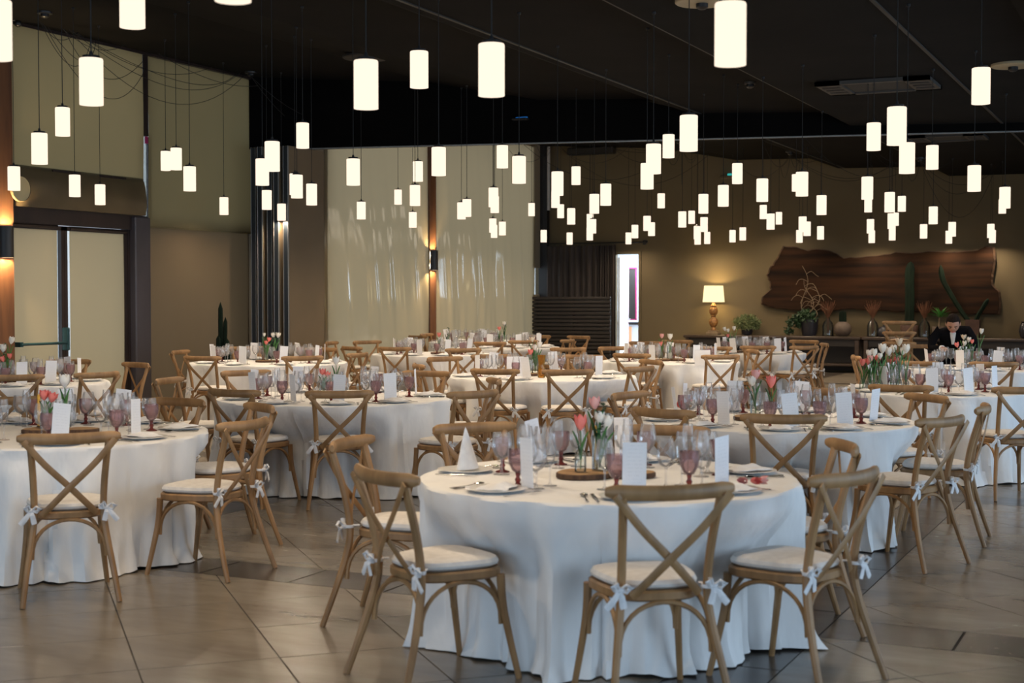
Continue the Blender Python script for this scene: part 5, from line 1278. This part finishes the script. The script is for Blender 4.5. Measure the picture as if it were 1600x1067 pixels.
# taper candles
for tk, px, py, col, nmb in (('T1', 931, 700, 'candle', 'tall ochre taper candle'), ('T2', 61, 660, 'candle', 'short ochre taper candle')):
    p = tz(px, 742 if tk == 'T1' else 674, tk)
    t = thing('taper_candle', f'{nmb} on {TABLES[tk][3]}', 'candle', (p.x, p.y, ZT), 0, 'taper candles')
    link('holder', mesh('holder', lathe([(0.028, 0), (0.03, 0.004), (0.012, 0.012), (0.012, 0.03), (0.014, 0.034), (0.010, 0.034)], 14), 'steel'), t)
    link('wax', mesh('wax', lathe([(0.0095, 0.02), (0.0095, 0.22), (0.004, 0.228)], 10), 'candle'), t)
    link('wick', mesh('wick', tube([(0, 0, 0.226), (0.001, 0, 0.238)], 0.001, None, 4), 'black'), t)
p = tz(846, 590, 'T6')
t = thing('amber_lantern', 'yellow amber glass candle holder on the centre table', 'candle holder', (p.x, p.y, ZT))
link('glass', mesh('glass', lathe([(0.035, 0), (0.04, 0.01), (0.038, 0.09), (0.03, 0.13), (0.045, 0.23), (0.043, 0.23), (0.027, 0.13), (0.034, 0.09)], 18, cap=False), 'amber'), t)
link('filling', mesh('filling', sphere((0, 0, 0.05), 0.03, 0.03, 0.038, 12, 8), 'candle'), t)
p = tz(1172, 765, 'T1')
t = thing('flower_head', 'loose coral bloom lying on a plate of the nearest table', 'flower', (p.x, p.y, ZT + 0.035))
for k in range(3):
    b = link('bloom', BLOOM['pink' if k != 1 else 'coral'], t, (0.022 * (k - 1), 0.01 * k, 0.0), (1.4, 0.4 * k, k)); b.scale = (0.9, 0.6, 0.9)
p = tz(1070, 648, 'T4')
t = thing('favour_bag', 'small favour with red and yellow petals at left of middle right table', 'favour', (p.x, p.y, ZT))
link('bag', mesh('bag', skin_rings([[(0.03 * k * math.cos(a), 0.02 * k * math.sin(a), z) for a in [2 * math.pi * j / 14 for j in range(14)]] for k, z in ((0.9, 0), (1.1, 0.03), (0.9, 0.08), (0.4, 0.10), (0.7, 0.115))]), 'napkin'), t)
for k, kk in enumerate(('coral', 'cream', 'coral')):
    link('bloom', BLOOM[kk], t, (-0.02 + 0.012 * k, -0.02, 0.055 + 0.018 * k), (1.0, 0.3 * k, k))
o = link('menu_card', wide_card); p = tz(1098, 571, 'T10'); o.location = (p.x, p.y, ZT); o.rotation_euler = (0, 0, TH); o.scale = (1.25, 1, .86)
tag(o, 'wide folded table sign at front of the table before lit doorway', 'card', 'table signs')
o = link('menu_card', wide_card); p = tz(806, 590, 'T6'); o.location = (p.x, p.y, ZT); o.rotation_euler = (0, 0, TH + .15); o.scale = (1.2, 1, 1)
tag(o, 'wide folded table sign left of the amber holder on centre table', 'card', 'table signs')

# ================================================================== WAITER
def skin_mesh(name, verts, edges, radii, mat, parent, root=0, sub=1):
    me = bpy.data.meshes.new(name); me.from_pydata(verts, edges, []); me.materials.append(M[mat])
    o = bpy.data.objects.new(name, me); COL.objects.link(o)
    sm = o.modifiers.new('skin', 'SKIN'); sm.use_smooth_shade = True
    for i, r in enumerate(radii):
        me.skin_vertices[0].data[i].radius = (r, r) if not isinstance(r, tuple) else r
        me.skin_vertices[0].data[i].use_root = (i == root)
    ss = o.modifiers.new('sub', 'SUBSURF'); ss.levels = sub; ss.render_levels = sub
    dg = bpy.context.evaluated_depsgraph_get(); ev = o.evaluated_get(dg); m2 = bpy.data.meshes.new_from_object(ev)
    o.modifiers.clear(); o.data = m2
    if parent: o.parent = parent
    return o
wp = deep(1489, 520, 17.75)
face_dir = Vector((-wp.x, -wp.y)).normalized(); wyaw = math.atan2(face_dir.y, face_dir.x) - math.pi / 2
person = thing('person', 'person in black suit and bow tie leaning over a table', 'person', (wp.x, wp.y, 0), wyaw)
J = {'pel': (0, 0.0, 0.92), 'wst': (0, 0.08, 1.02), 'cst': (0, 0.24, 1.12), 'nkb': (0, 0.37, 1.17), 'nkt': (0, 0.42, 1.19), 'hd0': (0, 0.455, 1.20), 'hd1': (0, 0.47, 1.25), 'hd2': (0, 0.455, 1.285)}
for s, n in ((-1, 'l'), (1, 'r')):
    J['sh' + n] = (s * 0.17, 0.30, 1.14); J['ua' + n] = (s * 0.235, 0.31, 1.04); J['el' + n] = (s * 0.26, 0.34, 0.92); J['wr' + n] = (s * 0.13, 0.52, 0.93); J['hn' + n] = (s * 0.10, 0.57, 0.925)
    J['hp' + n] = (s * 0.09, 0.0, 0.88); J['kn' + n] = (s * 0.11, 0.03, 0.48); J['an' + n] = (s * 0.11, -0.03, 0.08); J['to' + n] = (s * 0.12, 0.14, 0.03)
    for k in range(5):
        bx = s * (0.10 + (-0.032 + 0.016 * k)); ln = (0.045, 0.075, 0.08, 0.075, 0.055)[k if s < 0 else k]
        if k == 0: bx = s * 0.065
        J[f'f{n}{k}a'] = (bx, 0.60 if k else 0.585, 0.922); J[f'f{n}{k}b'] = (bx * (0.9 if k == 0 else 1), (0.60 if k else 0.585) + ln * .55, 0.915); J[f'f{n}{k}c'] = (bx * (0.85 if k == 0 else 1), (0.60 if k else 0.585) + ln * .8, 0.893)
RAD = {'pel': 0.13, 'wst': 0.12, 'cst': 0.13, 'nkb': 0.06, 'nkt': 0.052, 'hd0': 0.070, 'hd1': 0.082, 'hd2': 0.055}
for n in 'lr':
    RAD.update({'sh' + n: 0.058, 'ua' + n: 0.048, 'el' + n: 0.038, 'wr' + n: 0.027, 'hn' + n: 0.034, 'hp' + n: 0.085, 'kn' + n: 0.055, 'an' + n: 0.04, 'to' + n: 0.035})
    for k in range(5): RAD.update({f'f{n}{k}a': 0.011, f'f{n}{k}b': 0.009, f'f{n}{k}c': 0.0075})
E_ = [('pel', 'wst'), ('wst', 'cst'), ('cst', 'nkb'), ('nkb', 'nkt'), ('nkt', 'hd0'), ('hd0', 'hd1'), ('hd1', 'hd2')]
for n in 'lr':
    E_ += [('cst', 'sh' + n), ('sh' + n, 'ua' + n), ('ua' + n, 'el' + n), ('el' + n, 'wr' + n), ('wr' + n, 'hn' + n), ('pel', 'hp' + n), ('hp' + n, 'kn' + n), ('kn' + n, 'an' + n), ('an' + n, 'to' + n)]
    for k in range(5): E_ += [('hn' + n, f'f{n}{k}a'), (f'f{n}{k}a', f'f{n}{k}b'), (f'f{n}{k}b', f'f{n}{k}c')]
names = list(J); ix = {n: i for i, n in enumerate(names)}
skin_mesh('body', [J[n] for n in names], [(ix[a], ix[b]) for a, b in E_], [RAD[n] * (0.5 if n[:2] in ('cs', 'sh', 'ws') or n == 'nkb' else 0.74 if n[:2] in ('pe', 'ua', 'el', 'hp', 'kn', 'an') else (0.70 if n[:2] in ('hd', 'nk') else 0.93)) for n in names], 'skin', person, ix['pel'])
def sub_skin(name, keys, scale, mat, root):
    ks = set(keys); nm_ = [n for n in names if n in ks]; im = {n: i for i, n in enumerate(nm_)}
    return skin_mesh(name, [J[n] for n in nm_], [(im[a], im[b]) for a, b in E_ if a in ks and b in ks], [RAD[n] * scale + 0.008 for n in nm_], mat, person, im[root])
jk = sub_skin('jacket', ['pel', 'wst', 'cst', 'shl', 'shr', 'ual', 'uar', 'ell', 'elr', 'wrl', 'wrr'], 1.12, 'suit', 'cst')
sub_skin('trousers', ['pel', 'hpl', 'hpr', 'knl', 'knr', 'anl', 'anr'], 1.08, 'suit', 'pel')
for s, n in ((-1, 'l'), (1, 'r')):
    x, y, z = J['an' + n]
    link('shoe', mesh('shoe', sphere((x, y + 0.07, 0.042), 0.048, 0.135, 0.042, 12, 8), 'black'), person)
    a = Vector(J['wr' + n]); b = Vector(J['el' + n]); d_ = (a - b).normalized()
    link('shirt_cuff', mesh('shirt_cuff', tube([a - d_ * .005, a + d_ * .02], 0.036, None, 10), 'shirt'), person)
# head: face features, hair, shirt front, bow tie
hc = Vector((0, 0.47, 1.225)); tilt = Matrix.Translation(hc) @ Matrix.Rotation(math.radians(-46), 4, 'X')
hv = []
for i in range(13):
    t_ = math.pi * i / 12; z = -math.cos(t_) * 0.118; w0 = math.sin(t_)
    row = []
    for j in range(20):
        a = 2 * math.pi * j / 20; ca, sa = math.cos(a), math.sin(a)
        jaw = 1.0 if z > -0.03 else 1.0 - 0.30 * (-(z + 0.03) / 0.09)
        x = 0.076 * w0 * ca * jaw; y = 0.094 * w0 * sa * (jaw if sa < 0 else 1.0)
        if sa > 0.8 and -0.035 < z < 0.02: y += 0.016 * (sa - 0.8) / 0.2 * (1 - abs(z + 0.015) / 0.04)
        if sa > 0.5 and 0.012 < z < 0.04 and 0.2 < abs(ca) < 0.6: y -= 0.008
        row.append((x if w0 > 0.01 else 0.001 * ca, y if w0 > 0.01 else 0.001 * sa, z))
    hv.append(row)
hd = link('head', mesh('head', moved(skin_rings(hv), tilt), 'skin'), person)
for s in (-1, 1):
    link('ear', mesh('ear', moved(sphere((s * 0.078, -0.005, -0.005), 0.012, 0.022, 0.032, 10, 8), tilt), 'skin'), hd)
    link('eye', mesh('eye', moved(sphere((s * 0.030, 0.080, 0.016), 0.012, 0.008, 0.007, 8, 6), tilt), 'hair'), hd)
    link('eyebrow', mesh('eyebrow', moved(tube([(s * 0.014, 0.088, 0.036), (s * 0.032, 0.084, 0.041), (s * 0.05, 0.072, 0.035)], 0.004, None, 6), tilt), 'hair'), hd)
link('mouth', mesh('mouth', moved(tube([(-0.024, 0.078, -0.058), (0, 0.086, -0.056), (0.024, 0.078, -0.058)], 0.005, None, 6), tilt), 'coral'), hd)
hair = []
for i in range(9):
    t_ = math.pi * (0.42 + 0.58 * i / 8); z = -math.cos(t_) * 0.136; w0 = math.sin(t_)
    hair.append([(0.085 * w0 * math.cos(a), (0.098 if math.sin(a) < 0 else 0.090) * w0 * math.sin(a) - 0.010 - (0.028 * max(0, math.sin(a)) if z < 0.065 else 0) + 0.003 * math.sin(9 * a), z + 0.006) for a in [2 * math.pi * j / 24 for j in range(24)]])
link('hair', mesh('hair', moved(skin_rings(hair), tilt), 'hair'), hd)
sf = [Vector((0.0, 0.405, 1.135)), Vector((0.0, 0.385, 1.02))]
V = []
for (x, y, z) in ((-0.04, 0.375, 1.15), (0.04, 0.375, 1.15), (0.0, 0.405, 1.145), (-0.028, 0.36, 1.06), (0.028, 0.36, 1.06), (0, 0.372, 1.06), (-0.015, 0.30, 0.97), (0.015, 0.30, 0.97), (0, 0.305, 0.97)): V.append((x, y, z))
V2 = [(x, y - 0.03, z - 0.005) for x, y, z in V]
link('shirt_front', mesh('shirt_front', (V + V2, [(0, 2, 5, 3), (2, 1, 4, 5), (3, 5, 8, 6), (5, 4, 7, 8), (9, 12, 14, 11), (11, 14, 13, 10), (0, 3, 12, 9), (1, 10, 13, 4), (0, 9, 11, 2), (1, 2, 11, 10)]), 'shirt'), person)
link('bow_tie', mesh('bow_tie', joinvf(sphere((0, 0.415, 1.142), 0.012, 0.012, 0.012, 8, 6), *[skin_rings([[(s * x, 0.412 + dy, 1.142 + dz * h) for dy, dz in ((-.007, -1), (.007, -1), (.007, 1), (-.007, 1))] for x, h in ((0.008, 0.010), (0.03, 0.022), (0.05, 0.026))]) for s in (-1, 1)]), 'suit'), person)

finish_labels()
for o in list(bpy.data.objects):
    if o.type == 'EMPTY' and o.parent is None and 'kind' not in o and 'label' not in o: print('UNLABELLED', o.name)
